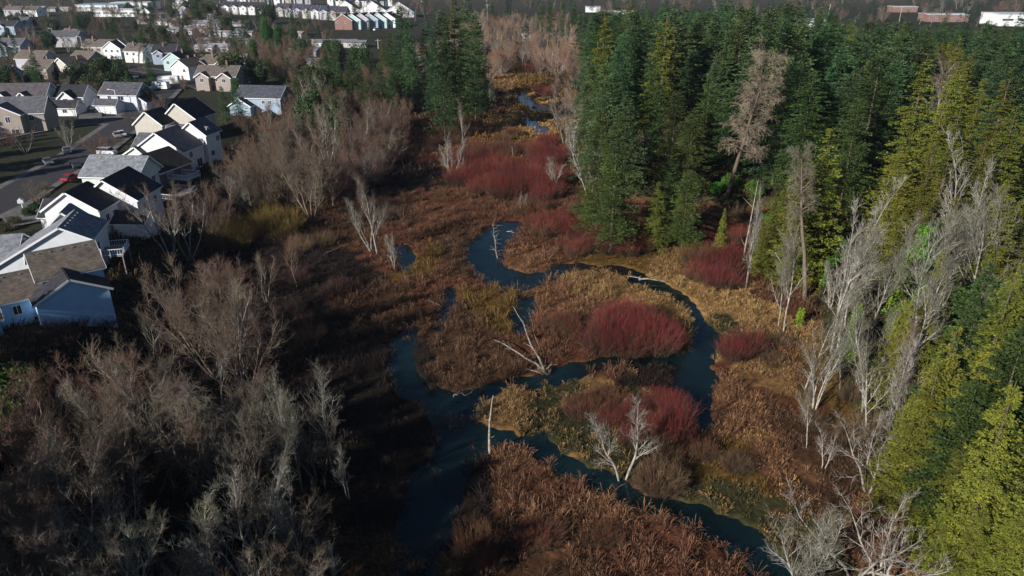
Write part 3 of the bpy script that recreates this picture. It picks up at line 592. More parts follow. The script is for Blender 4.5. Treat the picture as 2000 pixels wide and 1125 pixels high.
def vents(root, v, n, side=1, off=.55):
    axis, x0, x1, y0, y1, e0, e1, rf, rz = v[:9]
    for k in range(n):
        t = (k + .8) / (n + .6); mb = MB()
        if axis == 'x':
            yr = y0 + (y1 - y0) * rf - off; z = rz - off * (rz - e0) / (yr + off - y0) + .17; xx = x0 + (x1 - x0) * t; mb.box(xx - .16, xx + .16, yr - .14, yr + .14, z - .08, z + .14)
        else:
            xr = x0 + (x1 - x0) * rf + off; z = rz - off * (rz - e1) / (x1 - xr + off) + .17; yy = y0 + (y1 - y0) * t; mb.box(xr - .14, xr + .14, yy - .16, yy + .16, z - .08, z + .14)
        mb.build('roof_vent', M['metal'], root)
def garage_door(root, v, u, w_=4.6, h_=2.3, face='f'):
    x0, x1, y0, y1 = v[1:5]; mb = MB()
    for k in range(4):
        if face == 'f': mb.box(x0 + u - w_ / 2, x0 + u + w_ / 2, y0 - .05, y0 - .01, .05 + k * h_ / 4 + .03, .05 + (k + 1) * h_ / 4)
        else: mb.box(x0 - .05, x0 - .01, y0 + u - w_ / 2, y0 + u + w_ / 2, .05 + k * h_ / 4 + .03, .05 + (k + 1) * h_ / 4)
    mb.build('garage_door', M['trim'], root)
def deck(root, x0, x1, y0, y1, z, m=None, rail=True):
    mb = MB(); mb.box(x0, x1, y0, y1, z - .25, z)
    for xx in (x0 + .15, x1 - .15):
        for yy in (y0 + .15, y1 - .15): mb.box(xx - .08, xx + .08, yy - .08, yy + .08, -2.5, z - .25)
    d_ = mb.build('deck', M['deckwood'], root)
    if rail:
        rb = MB()
        for (ax, ay, bx, by) in ((x0, y0, x1, y0), (x1, y0, x1, y1), (x1, y1, x0, y1)):
            L = math.hypot(bx - ax, by - ay); n = max(2, int(L / .35))
            for zz in (z + .12, z + 1.0): rb.bar((ax, ay, zz), (bx, by, zz), .05, n=4)
            for k in range(n + 1):
                t = k / n; rb.bar((ax + (bx - ax) * t, ay + (by - ay) * t, z), (ax + (bx - ax) * t, ay + (by - ay) * t, z + 1.0), .03, n=4)
        rb.build('railing', M['trim'], d_)
AUTO = []
def house(x, y, rz, wall, roof, vols, label, cat='house', name='house', wins=(), group=None, z=None, oh=.4, detail=True, auto=None, roofs={}):
    root = empty(name, (x, y, TZ(x, y) if z is None else z), R(rz)); wm_ = paint(wall); rm_ = shingle(roof) 
    for k, v in enumerate(vols): volume(root, v, wm_, shingle(roofs[k]) if k in roofs else rm_, oh=oh, detail=detail)
    for k, face, u, zz, w_, h_, *pn in wins: window(root, vols[k], face, u, zz, w_, h_, pn[0] if pn else 2)
    tag(root, label, cat, group)
    if auto: AUTO.append((root, auto))
    return root
WH = (.78, .78, .76); CR = (.74, .75, .68); TN = (.50, .46, .39); TP = (.34, .29, .25); BL = (.32, .40, .48); LB = (.42, .56, .72); TE = (.45, .58, .56); DB = (.16, .12, .10); GY = (.42, .42, .44); RB = (.25, .14, .115)
GR = (.30, .31, .33); BR = (.21, .17, .135); DG = (.06, .06, .068); MG = (.16, .16, .175); TR = (.20, .165, .14)
# near row, front corners from the picture; z = terrace level
# A: brown roofed house with gable wing, blue shade painted into the wall colour
vA = [('y', 0, 8.8, 0, 6, 4.2, 4.2, .5, 6.6, -2), ('x', 1.2, 9.2, 4.2, 12.0, 6.0, 6.0, .5, 8.6, -2), ('x', -4.2, 1.2, 3.2, 10.2, 4.4, 4.4, .5, 6.8, -2), ('x', -9.0, -4.2, 1.5, 8, 2.9, 2.9, .5, 4.7, -2)]
hA = house(-62.8, 87.2, 39, (.42, .66, .90), BR, vA, 'white house with brown shingle roof and shade-blue painted front gable, lowest on the left', wins=[(0, 'l', 1.0, 1.5, .9, 1.3), (2, 'f', 2.2, 2.8, .9, 1.2), (2, 'f', 4.2, 1.0, .8, .6, 1), (1, 'r', 2.5, 4.6, 1.2, 1.2), (1, 'r', 5.5, 4.6, 1.2, 1.2)], z=4.6, roofs={0: DG})
vents(hA, vA[1], 5); vents(hA, vA[2], 2)
vB = [('y', -4.5, 9.5, 0, 8.5, 2.8, 6.2, .72, 8.3, -2), ('x', -10, -3, 4, 12, 2.8, 2.8, .5, 5.2, -2), ('y', 0, 7, 8.4, 13, 5, 5, .5, 8.2, -2)]
hB = house(-74.0, 103.5, 14, (.72, .73, .74), GR, vB, 'pale house with long sloping left roof, row of roof vents and octagonal rear deck', wins=[(0, 'f', 8.2, 4.3, 1.5, 1.3), (0, 'f', 12.6, 4.3, .9, 1.2, 1), (0, 'f', 14.6, 3.9, .6, .9, 1), (0, 'r', 2.5, 4, 1.6, 1.5)], z=5)
vents(hB, vB[0], 6); deck(hB, 9.6, 13.2, 1.0, 5.5, 2.8)
vC = [('y', 0, 9.6, 0, 6.5, 5.8, 5.8, .48, 8.9, -2), ('y', 3.2, 13.0, 6.4, 15.5, 5.8, 5.8, .45, 9.3, -2), ('x', -4.5, 1.2, 5, 11, 3.0, 3.0, .5, 5.3, -2), ('x', 10, 15.5, 2.5, 8, 2.6, 2.6, .5, 4.0, -2)]
hC = house(-81.0, 121.0, -1, WH, DG, vC, 'bright white gabled house with two black roof peaks beside the lower street', wins=[(0, 'r', 2.2, 3.8, 1.0, 1.2), (0, 'r', 4.6, 3.8, 1.0, 1.2), (1, 'r', 2.2, 4.0, 1.1, 1.2), (1, 'r', 6.4, 4.0, 1.3, 1.2), (1, 'r', 4.6, 1.4, 1.6, 1.8)], z=5.1)
vD = [('x', 0, 12.0, 0, 9, 5.6, 5.6, .55, 8.7, -2), ('x', 1, 9, 9, 13, 4, 4, .5, 6.5, -2)]
hD = house(-88.2, 146.0, -5, (.60, .66, .58), GR, vD, 'sage green house whose broad grey roof slope faces the camera', wins=[(0, 'r', 2.2, 3.8, 1.3, 1.2), (0, 'r', 5.6, 3.8, 1.3, 1.2), (0, 'r', 5.6, 1.0, 1.3, 1.2)], z=4.5)
vents(hD, vD[0], 4)
vE = [('y', 0, 9.5, 0, 10, 4.4, 4.4, .42, 7.4, -2), ('x', -4, 2, 3, 9, 2.8, 2.8, .5, 4.6, -2)]
hE = house(-84.5, 155.5, -16, DB, (.06, .05, .05), vE, 'dark brown house with black roof and stepped white-railed decks', wins=[(0, 'f', 7.4, 2.2, 1.4, 1.9), (0, 'r', 3, 3, 1.5, 1.2)], z=4.5)
deck(hE, 9.6, 14.5, 2.0, 6.5, 2.6); deck(hE, 11.2, 16.5, -5.5, 1.6, .6)
vF = [('y', 0, 12.2, 0, 8.5, 5.4, 5.4, .5, 9.4, -2), ('y', -4, 4.5, -1.2, 4, 3.2, 3.2, .6, 6.2, -2), ('x', -3.5, 5, 4, 12, 4.6, 4.6, .5, 7.4, -2), ('y', 5.8, 13.0, 8.8, 15, 7.4, 7.4, .5, 10.2, -2), ('x', 2, 12, 8.4, 14, 5.4, 5.4, .5, 8.8, -2)]
hF = house(-87.6, 168.0, -10, CR, MG, vF, 'large cream house with steep dark roof and tall white rear wing', wins=[(3, 'f', 2.3, 5.9, 1.0, 1.2), (3, 'f', 5.9, 5.9, 1.0, 1.2), (3, 'f', 5.9, 2.9, 1.0, 1.2), (0, 'r', 3, 4, 1.2, 1.2), (0, 'r', 6, 1.5, 2.0, 1.8), (3, 'r', 5, 5.6, 1.4, 1.2), (3, 'r', 2, 2.6, 1.4, 1.2), (3, 'f', 6.4, .2, 1, 1.2)], z=5)
vG = [('y', 0, 8, 0, 7, 5.6, 5.6, .48, 8.8, -2), ('y', 5, 14.5, 5.5, 15, 6.4, 6.4, .45, 10.2, -2), ('x', 6, 13, 1, 6, 3, 3, .5, 5, -2)]
hG = house(-101.0, 196.5, -10, TN, DG, vG, 'tan house with twin front gables behind the cream house', wins=[(1, 'r', 3, 4, 1.3, 1.2)], z=5)
vH = [('x', 0, 15, 0, 10, 5.4, 5.4, .5, 8.4, -2), ('y', -1, 6, -3, 3, 3.2, 3.2, .5, 5.4, -2)]
hH = house(-89.0, 240, -8, BL, (.11, .12, .14), vH, 'blue-grey house with spreading hipped roof at the edge of the wood', wins=[(0, 'f', 9.2, 4.0, 1.0, 1.0), (0, 'f', 11.4, 4.0, 1.0, 1.0), (0, 'f', 2.5, 4.2, 1.2, 1.2), (0, 'r', 3, 3.6, 1.3, 1.2)], z=5)
vI = [('y', 0, 9, 0, 6, 5.6, 5.6, .42, 8.2, -2), ('x', -2, 14, 3, 12, 5.6, 5.6, .5, 9.4, -2)]
hI = house(-148.5, 208, 8, TP, MG, vI, 'taupe house with front gable and white window pairs above the street', wins=[(0, 'f', 2.4, 4.2, 1.2, 1.6), (0, 'f', 5.6, 4.2, 1.2, 1.6), (0, 'f', 2.2, .9, 1.5, 1.3), (0, 'f', 6.8, .6, 2.0, 1.9), (1, 'f', 12.6, 4.0, 1.3, 1.3), (1, 'f', 12.6, 1.2, 1.3, 1.3)], z=5)
vJ = [('x', 0, 16, 0, 10, 5.4, 5.4, .5, 9.2, -2), ('y', 1.2, 5.6, -1.6, 4.5, 5.2, 5.2, .5, 7.2, -2), ('y', 7.6, 12, -1.6, 4.5, 5.2, 5.2, .5, 7.2, -2)]
hJ = house(-166, 238, 4, (.66, .64, .64), (.15, .13, .135), vJ, 'white house with two gabled dormers under one long roof', wins=[(1, 'f', 2.2, 4.2, 1.6, 1.4), (2, 'f', 2.2, 4.2, 1.6, 1.4)], z=5)
vJ2 = [('x', 0, 9, 0, 9, 5.2, 5.2, .5, 8.2, -2), ('y', 2, 6.5, -1.8, 3, 5, 5, .5, 7, -2), ('x', 2, 9, -6, 0, 2.8, 2.8, .4, 4.6, -2)]
hJ2 = house(-148.5, 242, 2, WH, DG, vJ2, 'narrow white house with one dormer and low garage beside the dormered house', wins=[(1, 'f', 2.2, 4.0, 1.3, 1.6), (2, 'f', 3.5, 1.6, 1.3, 1.0)], z=5)
vK = [('x', 0, 13, 0, 9, 5.4, 5.4, .5, 8.6, -2), ('x', 1, 8.5, -5, 0, 2.9, 2.9, .35, 4.4, -2), ('y', 9, 15.5, 1, 8, 2.9, 2.9, .5, 5.0, -2)]
hK = house(-136, 246, -8, (.62, .64, .68), (.13, .125, .14), vK, 'pale two-storey house with white garage door by the street lamp', wins=[(0, 'f', 3.4, 4.2, 1.1, 1.2), (0, 'f', 7.4, 4.2, 2.0, 1.2), (2, 'f', 2, 1.5, 1, 1.2)], z=5)
garage_door(hK, vK[1], 4.6)
# the streets beyond: generic houses, front-left corner picked in the picture (px,py), width, rz, wall, roof, kind
def gen_house(px, py, wdt, rz, wall, roof, kind, dsc, r, depth=10, hh=5.4, cat='house', name='house', det=True):
    p = P(px, py, 5); d2 = depth
    if kind == 'g': vols = [('y', 0, wdt, 0, d2, hh, hh, .5, hh + wdt * .32, -1)]
    elif kind == 'x': vols = [('x', 0, wdt, 0, d2, hh, hh, .5, hh + d2 * .32, -1)]
    elif kind == 'xg': vols = [('x', 0, wdt, 0, d2, hh, hh, .5, hh + d2 * .33, -1), ('y', wdt * .12, wdt * .5, -2.2, 4, hh - .2, hh - .2, .5, hh + wdt * .1, -1)]
    elif kind == 'xgg': vols = [('x', 0, wdt, 0, d2, hh, hh, .5, hh + d2 * .33, -1), ('y', wdt * .05, wdt * .38, -2, 4, hh - .2, hh - .2, .5, hh + wdt * .09, -1), ('y', wdt * .6, wdt * .93, -2.2, 4, hh - .3, hh - .3, .5, hh + wdt * .09, -1)]
    else: vols = [('x', 0, wdt, 0, d2, hh, hh, .5, hh + d2 * .14, -1)]
    wn_ = []
    n = max(1, int(wdt / 3.2))
    for k in range(n):
        if r.random() < .75: wn_.append((0, 'f', (k + .5) * wdt / n, hh - 1.4, 1.2, 1.2))
    for k in range(1, len(vols)): wn_.append((k, 'f', (vols[k][2] - vols[k][1]) / 2, hh - 1.4, 1.3, 1.3))
    if hh > 4: wn_.append((0, 'r', d2 / 2, hh - 1.4, 1.2, 1.2))
    h_ = house(p[0], p[1], rz, wall, roof, vols, None, cat, name, wins=wn_, z=TZ(p[0], p[1]), detail=det, auto=dsc)
    if hh > 4 and det:
        q = MB(); cx = wdt * r.uniform(.3, .7); cy = d2 * r.uniform(.3, .7); q.box(cx - .35, cx + .35, cy - .3, cy + .3, hh, hh + wdt * .2 + 1.9); q.box(cx - .42, cx + .42, cy - .37, cy + .37, hh + wdt * .2 + 1.9, hh + wdt * .2 + 2.05); q.build('chimney', paint((.22, .15, .12)), h_)
        q = MB(); dx = wdt * r.uniform(.35, .65); q.box(dx - .5, dx + .5, -.05, -.003, -.1, 2.05); q.build('door', paint((.18, .10, .08)), h_)
    return h_
r = random.Random(4)
cn = {WH: 'white', CR: 'cream', TN: 'tan', TP: 'taupe', BL: 'blue-grey', GY: 'grey', RB: 'brick red', TE: 'pale teal', (.66, .64, .64): 'pale grey'}
GH = [ (0, 110, 13, -8, BL, MG, 'xg'), (35, 138, 14, -12, GY, BR, 'x'), (50, 160, 12, -15, TP, TR, 'x'), (-60, 175, 16, 0, BL, DG, 'x'), (100, 92, 16, 0, GY, MG, 'x'), (118, 86, 15, -35, TN, TR, 'xg'), (165, 112, 15, -10, TN, TR, 'x'), (205, 115, 10, -12, WH, DG, 'g'), (225, 112, 10, -20, WH, MG, 'g'), (246, 122, 11, -15, CR, TR, 'x'), (300, 125, 11, 5, BL, DG, 'xg'), (322, 140, 9, -8, TE, DG, 'g'), (338, 156, 9, -20, WH, BR, 'g'), (352, 152, 8, -15, WH, TR, 'g'), (385, 150, 16, -8, CR, BR, 'xgg'), (386, 176, 16, -6, TP, TR, 'xgg'), (435, 148, 10, 0, TN, TR, 'x'), (0, 68, 12, -8, BL, DG, 'xg'), (28, 58, 10, 0, TE, MG, 'x'), (10, 32, 16, -5, GY, TR, 'x'), (48, 32, 14, -12, WH, TR, 'x'), (140, 140, 11, -20, TP, BR, 'x'), (105, 158, 13, -25, TN, TR, 'g'),
 (338, 18, 22, 10, WH, MG, 'g'), (352, 32, 11, -20, BL, DG, 'g'), (275, 35, 11, -20, CR, TR, 'g'), (520, 190, 6, 0, WH, DG, 'x')]
for a in GH[:-1]: gen_house(*a, f'{cn[a[4]]} {"gabled " if "g" in a[6] else ""}house with {"dark" if sum(a[5]) < .4 else "brown"} roof on the left streets', r)
# townhouse rows high in the picture
for k in range(5):
    gen_house(418 + k * 17, 27 + k * .5, 15, -6, WH if k % 2 else (.66, .64, .64), DG, 'xg', 'white gabled town house with dark roof in the far row', r, depth=13, hh=6.5)
for k in range(7):
    gen_house(540 + k * 17, 32 + k * 1.3, 15, -6, ((.5, .48, .42), (.6, .6, .6), GY)[k % 3], (.09, .09, .13), 'xg', 'gabled town house with slate roof in the row above the pines', r, depth=13, hh=6.5)
for k in range(6):
    gen_house(655 + k * 17, 58 - k * .8, 13, -8, (RB, TE, GY, BL, TE, WH)[k], (.12, .115, .15), 'g', f'{("brick red","teal","grey","blue-grey","teal","white")[k]} gabled house in the short row beside the conifers', r, depth=14, hh=6.5)
for k in range(3): gen_house(648 + k * 52, 30 + k * 2, 26, 0, WH, GY, 'g', 'broad white gabled building behind the short house row', r, depth=16, hh=4.5)
for k in range(7): gen_house(640 + k * 17, 12 + (k % 2) * 3, 14, 0, (WH, CR, GY)[k % 3], DG, 'xg', 'far two-storey house at the upper edge of town', r, depth=12, hh=7, det=False)
for k in range(7): gen_house(445 + k * 22, 10, 18, 0, (GY, WH, TN)[k % 3], DG, 'xg', 'far house above the first town house row', r, depth=14, hh=7, det=False)
# mobile homes
rows = [(270, 47, 10, 16), (330, 52, 9, 17), (325, 66, 10, 19), (405, 73, 9, 20), (385, 88, 9, 22), (575, 92, 6, 20), (380, 103, 4, 26), (560, 110, 4, 22), (565, 132, 3, 22), (10, 22, 6, 20), (270, 36, 8, 18)]
for (px0, py0, n, dx) in rows:
    for k in range(n):
        px = px0 + k * dx + r.uniform(-3, 3); py = py0 + r.uniform(-2, 2) + k * .2
        if 470 < px < 560 and py < 100: continue
        wdt = r.uniform(7, 13); c = r.choice([(.6, .6, .6), (.4, .4, .4), TN, GY, TP]); rc = r.choice([(.38, .38, .40), (.30, .29, .30), (.26, .22, .20), (.5, .5, .5)])
        h_ = gen_house(px, py, wdt, r.uniform(-14, 4), c, rc, 'low', 'low mobile home with pale shallow roof', r, depth=r.uniform(6, 10), hh=2.9, name='mobile_home', cat='mobile home', det=False)
# large far buildings
def shed(px, py, wdt, dep, hh, wall, roof, label, rz=0, bands=True, z=5):
    p = P(px, py, z); v = [('x', 0, wdt, 0, dep, hh, hh, .5, hh + .6, -1)]
    wn_ = [(0, 'f', wdt * (k + .5) / 5, hh * .55, wdt / 7, hh * .16) for k in range(5)] if bands else []
    return house(p[0], p[1], rz, wall, roof, v, label, 'building', 'warehouse', wins=wn_, z=TZ(p[0], p[1]))
shed(150, 22, 42, 40, 6, WH, (.30, .46, .56), 'long warehouse with pale blue roof in the upper left', 0)
shed(183, 33, 40, 22, 6, WH, (.75, .75, .76), 'white flat-roofed building in front of the blue-roofed warehouse', 0)
shed(218, 20, 38, 30, 7, WH, (.7, .72, .75), 'white flat-roofed building right of the blue-roofed warehouse', 0)
shed(1563, 47, 20, 16, 5, WH, (.75, .75, .75), 'small white flat-roofed shed above the conifers', 0)
shed(1812, 38, 34, 20, 6, RB, (.75, .75, .75), 'reddish building with white roof between far conifers', -4)
shed(1952, 46, 60, 30, 9, WH, (.72, .74, .78), 'long white building with window band in the upper right corner', -3)
shed(1745, 22, 24, 14, 5, RB, (.6, .55, .5), 'low brick red building left of the tall yellow pole', 0)
shed(1020, 66, 30, 12, 4, TN, (.45, .4, .38), 'low tan building at the far end of the valley', 0, bands=False)
shed(1145, 62, 32, 22, 5, GY, (.25, .25, .28), 'grey building with dark roof behind the small bare tree', 5, bands=False)
shed(1175, 30, 30, 14, 5, TN, (.55, .5, .47), 'pale tan shed beyond the valley end', 0, bands=False)
shed(1145, 22, 14, 10, 5, WH, (.4, .4, .42), 'small white building at the far valley end', 0, bands=False)
# ------------------------------------------------------------------ vehicles, lamps, fences
def car_proto(kind, colr, name='parked_car'):
    root = empty(name); c = paint(colr); L_ = 4.5; W_ = 1.8
    prof = {'car': [(-2.2, .35), (2.25, .35), (2.3, .7), (2.1, .88), (1.1, .98), (-1.6, 1.0), (-2.2, .95), (-2.3, .65)], 'van': [(-2.4, .35), (2.4, .35), (2.45, .8), (2.2, 1.1), (1.6, 1.2), (-2.4, 1.2)]}[kind]
    cab = {'car': [(-1.75, .99), (1.05, .97), (.35, 1.45), (-1.15, 1.45)], 'van': [(-2.38, 1.19), (1.6, 1.19), (1.05, 1.85), (-2.3, 1.85)]}[kind]
    b_ = MB(); prism(b_, 'x', prof, -W_ / 2, W_ / 2); body = b_.build('body', c, root)
    mod = body.modifiers.new('bevel', 'BEVEL'); mod.width = .07; mod.segments = 2
    g_ = MB(); prism(g_, 'x', cab, -W_ / 2 + .12, W_ / 2 - .12); g_.build('windows', M['glass'], root)
    t_ = MB(); top = cab[2][1]; t_.box(-W_ / 2 + .14, W_ / 2 - .14, cab[3][0] + .05, cab[2][0] - .05, top + .003, top + .06); t_.build('roof_panel', c, root)
    for sx in (-1, 1):
        for yy in (-1.4, 1.4):
            w_ = MB(); w_.bar((sx * (W_ / 2 - .2), yy, .33), (sx * (W_ / 2 + .02), yy, .33), .33, n=14); wh = w_.build('wheel', M['tyre'], root)
            q = MB(); q.bar((sx * (W_ / 2 + .021), yy, .33), (sx * (W_ / 2 + .04), yy, .33), .19, n=10); q.build('rim', M['metal'], wh)
        h_ = MB(); h_.box(sx * .62 - .2, sx * .62 + .2, 2.24, 2.33, .62, .78); h_.build('headlight', M['lamp'], root)
    return root
def kids(o): return [c for c in bpy.data.objects if c.parent == o]
def copy_tree(o, parent=None):
    c = o.copy(); COL.objects.link(c); c.parent = parent
    for ch in list(o.children): copy_tree(ch, c)
    return c
for (px, py, rz, kind, colr, lab) in [(95, 322, -48, 'car', (.10, .11, .12), 'dark grey car parked on the shaded street, nearest the camera'), (132, 299, -55, 'car', (.16, .17, .19), 'silver-grey car parked on the far kerb of the shaded street'), (149, 327, 130, 'car', (.05, .055, .06), 'black car parked beside the sage green house'),
    (210, 302, -8, 'van', (.7, .7, .7), 'white van parked behind the grey roof slope'), (139, 352, 82, 'car', (.28, .02, .03), 'red car half hidden behind the white house garage'), (238, 266, -50, 'car', (.55, .56, .58), 'silver car parked left of the cream house'), (323, 231, -80, 'van', (.75, .75, .75), 'white car beside the cream and tan houses'), (171, 216, -20, 'car', (.4, .42, .46), 'grey car on the driveway of the lamp-side house'),
    (266, 152, -70, 'car', (.6, .6, .6), 'pale car in the distant street near the white trailers'), (276, 176, -60, 'car', (.08, .09, .10), 'dark car in the shadow of the hedge trees'), (230, 268, -55, 'car', (.3, .3, .32), 'grey car behind the silver car left of the cream house'), (735, 60, 60, 'van', (.75, .75, .75), 'white van by the road beyond the conifers'), (1225, 56, 80, 'car', (.75, .75, .75), 'white car parked by the dark roofed far building')]:
    p = P(px, py, 5.3); c = car_proto(kind, colr); c.location = (p[0], p[1], TZ(p[0], p[1]) + .37); c.rotation_euler.z = R(rz - 90); tag(c, lab, 'car', 'cars parked in the neighbourhood')
def trailer(px, py, rz, L_, W_, H_, lab):
    p = P(px, py, 5); t = empty('camper_trailer', (p[0], p[1], TZ(p[0], p[1]) + .35), R(rz)); b_ = MB(); prism(b_, 'y', [(0, .5), (L_, .5), (L_, H_ - .3), (L_ - .4, H_), (.3, H_), (0, H_ - .5)], 0, W_); b_.build('body', M['trim'], t)
    q = MB(); q.box(L_ * .25, L_ * .8, -.03, -.003, H_ * .55, H_ * .62); q.build('stripe', M['glass'], t)
    for k in (.35, .5):
        w_ = MB(); w_.bar((L_ * k, -.02, .4), (L_ * k, .25, .4), .38, n=12); w_.build('wheel', M['tyre'], t)
    tag(t, lab, 'trailer')
trailer(298, 178, -5, 6, 2.5, 3, 'small white camper trailer parked in front of the bigger one'); trailer(309, 168, 6, 8, 2.6, 3.4, 'large white camper trailer at the end of the street')
# street lamps
def lamp(px, py, ty, lab, arm=1.6):
    p = P(px, py, 5); z0 = TZ(p[0], p[1]); H = height_for(p[0], p[1], z0, ty); t = empty('street_lamp', (p[0], p[1], z0)); q = MB(); q.bar((0, 0, 0), (0, 0, H), .16, .1, 8); q.bar((0, 0, 0), (0, 0, .5), .26, .22, 8); q.build('pole', M['trim'], t)
    q = MB(); q.bar((0, 0, H - .1), (-arm, 0, H + .25), .07, .05, 6); a = q.build('arm', M['trim'], t); q = MB(); q.box(-arm - .6, -arm + .1, -.16, .16, H + .16, H + .34); hd = q.build('lamp_head', M['trim'], a); tag(t, lab, 'street lamp', 'street lamps')
lamp(233, 221, 176, 'white street lamp on the lawn beside the pale house'); lamp(52, 157, 128, 'white street lamp left of the bushy dark trees'); lamp(165, 110, 72, 'tall white street lamp in the street beyond the dark trees'); lamp(108, 86, 56, 'distant white street lamp near the tan houses'); lamp(545, 26, 2, 'far lamp pole standing over the town house row')
def pole(px, py, ty, c, lab, cross=True):
    p = P(px, py, 5); z0 = TZ(p[0], p[1]); H = height_for(p[0], p[1], z0, ty); t = empty('utility_pole', (p[0], p[1], z0)); q = MB(); q.bar((0, 0, 0), (0, 0, H), .22, .16, 8); q.build('pole', paint(c), t)
    if cross:
        q = MB(); q.box(-1.4, 1.4, -.1, .1, H - 1.0, H - .8); q.build('crossarm', M['deckwood'], t)
        for s in (-1.2, 0, 1.2):
            q = MB(); q.bar((s, 0, H - .8), (s, 0, H - .55), .07, .04, 6); q.build('insulator', M['lamp'], t)
    tag(t, lab, 'utility pole')
pole(1757, 38, 12, (.5, .4, .2), 'yellowish utility pole rising above the far conifers'); pole(1619, 27, 8, (.55, .55, .5), 'pale utility pole left of the brick red building'); pole(739, 95, 76, (.55, .5, .45), 'short timber pole on the lane behind the olive conifers'); pole(952, 50, 8, (.5, .45, .4), 'tall pale pole among the bare trees at the valley end')
# fences
def fence(pa, pb, lab, h=1.8, z=5, m='wood_fence'):
    a = P(*pa, z); b_ = P(*pb, z); d = b_ - a; L_ = math.hypot(d[0], d[1]); t = empty('fence', (a[0], a[1], TZ(a[0], a[1])), math.atan2(d[1], d[0])); q = MB(); k = 0
    while k < L_: q.box(k, min(k + .14, L_), -.02, .02, -.8, h - .03 * ((int(k * 9)) % 3)); k += .155
    q.build('board_panel', M[m], t)
    k = 0
    while k <= L_:
        q = MB(); q.box(k - .07, k + .07, .025, .16, -.8, h + .1); q.build('post', M[m], t); k += 2.4
    tag(t, lab, 'fence')
fence((418, 262), (500, 240), 'dark wooden fence along the yard below the blue-grey house'); fence((500, 240), (560, 205), 'wooden fence climbing towards the blue-grey house corner', 1.8)
fence((228, 470), (262, 400), 'dark fence behind the white gabled houses', 1.7)
# mailbox kiosk
p = P(45, 409, 5); t = empty('mailbox', (p[0], p[1], TZ(p[0], p[1]) + .35), R(20)); q = MB(); q.box(-.08, .08, -.08, .08, 0, 1.0); q.build('post', M['trim'], t); q = MB(); prism(q, 'y', [(-.5, 1.0), (.5, 1.0), (.5, 1.6), (0, 1.95), (-.5, 1.6)], -.5, .5); q.build('box', M['trim'], t); tag(t, 'small white mailbox kiosk on the grass strip by the lower street', 'mailbox')

# ------------------------------------------------------------------ placing trees
G_TREE = {}
ntree = 0
def put(key, x, y, H=None, rz=None, z=None, wide=1.0, name='tree', label=None, cat='tree', group=None, lean=None, auto=None, var=None):
    global ntree
    L_ = PROTO[key]; tr, cr, h0 = L_[(var if var is not None else rnd.randrange(len(L_))) % len(L_)]
    s = (H or h0) / h0; root = empty(name, (x, y, (TZ(x, y) - .1) if z is None else z), rnd.uniform(0, 6.28) if rz is None else rz)
    if lean: root.rotation_euler[0] = R(lean[0]); root.rotation_euler[1] = R(lean[1])
    root.scale = (s * wide, s * wide, s); link('trunk', tr, root); link('crown', cr, root); tag(root, label, cat, group); ntree += 1
    if auto: AUTO.append((root, auto))
    return root
def base(bx, by): p = G(bx, by); return p[0], p[1]
def bt(key, bx, by, ty, auto=None, label=None, wide=1.0, name='bare_tree', lean=None, group=None, hmin=2, var=None, rz=None):
    x, y = base(bx, by); H = max(hmin, height_for(x, y, TZ(x, y), ty)); return put(key, x, y, H, wide=wide, name=name, auto=auto, label=label, cat='tree', group=group or 'bare trees', lean=lean, var=var, rz=rz)
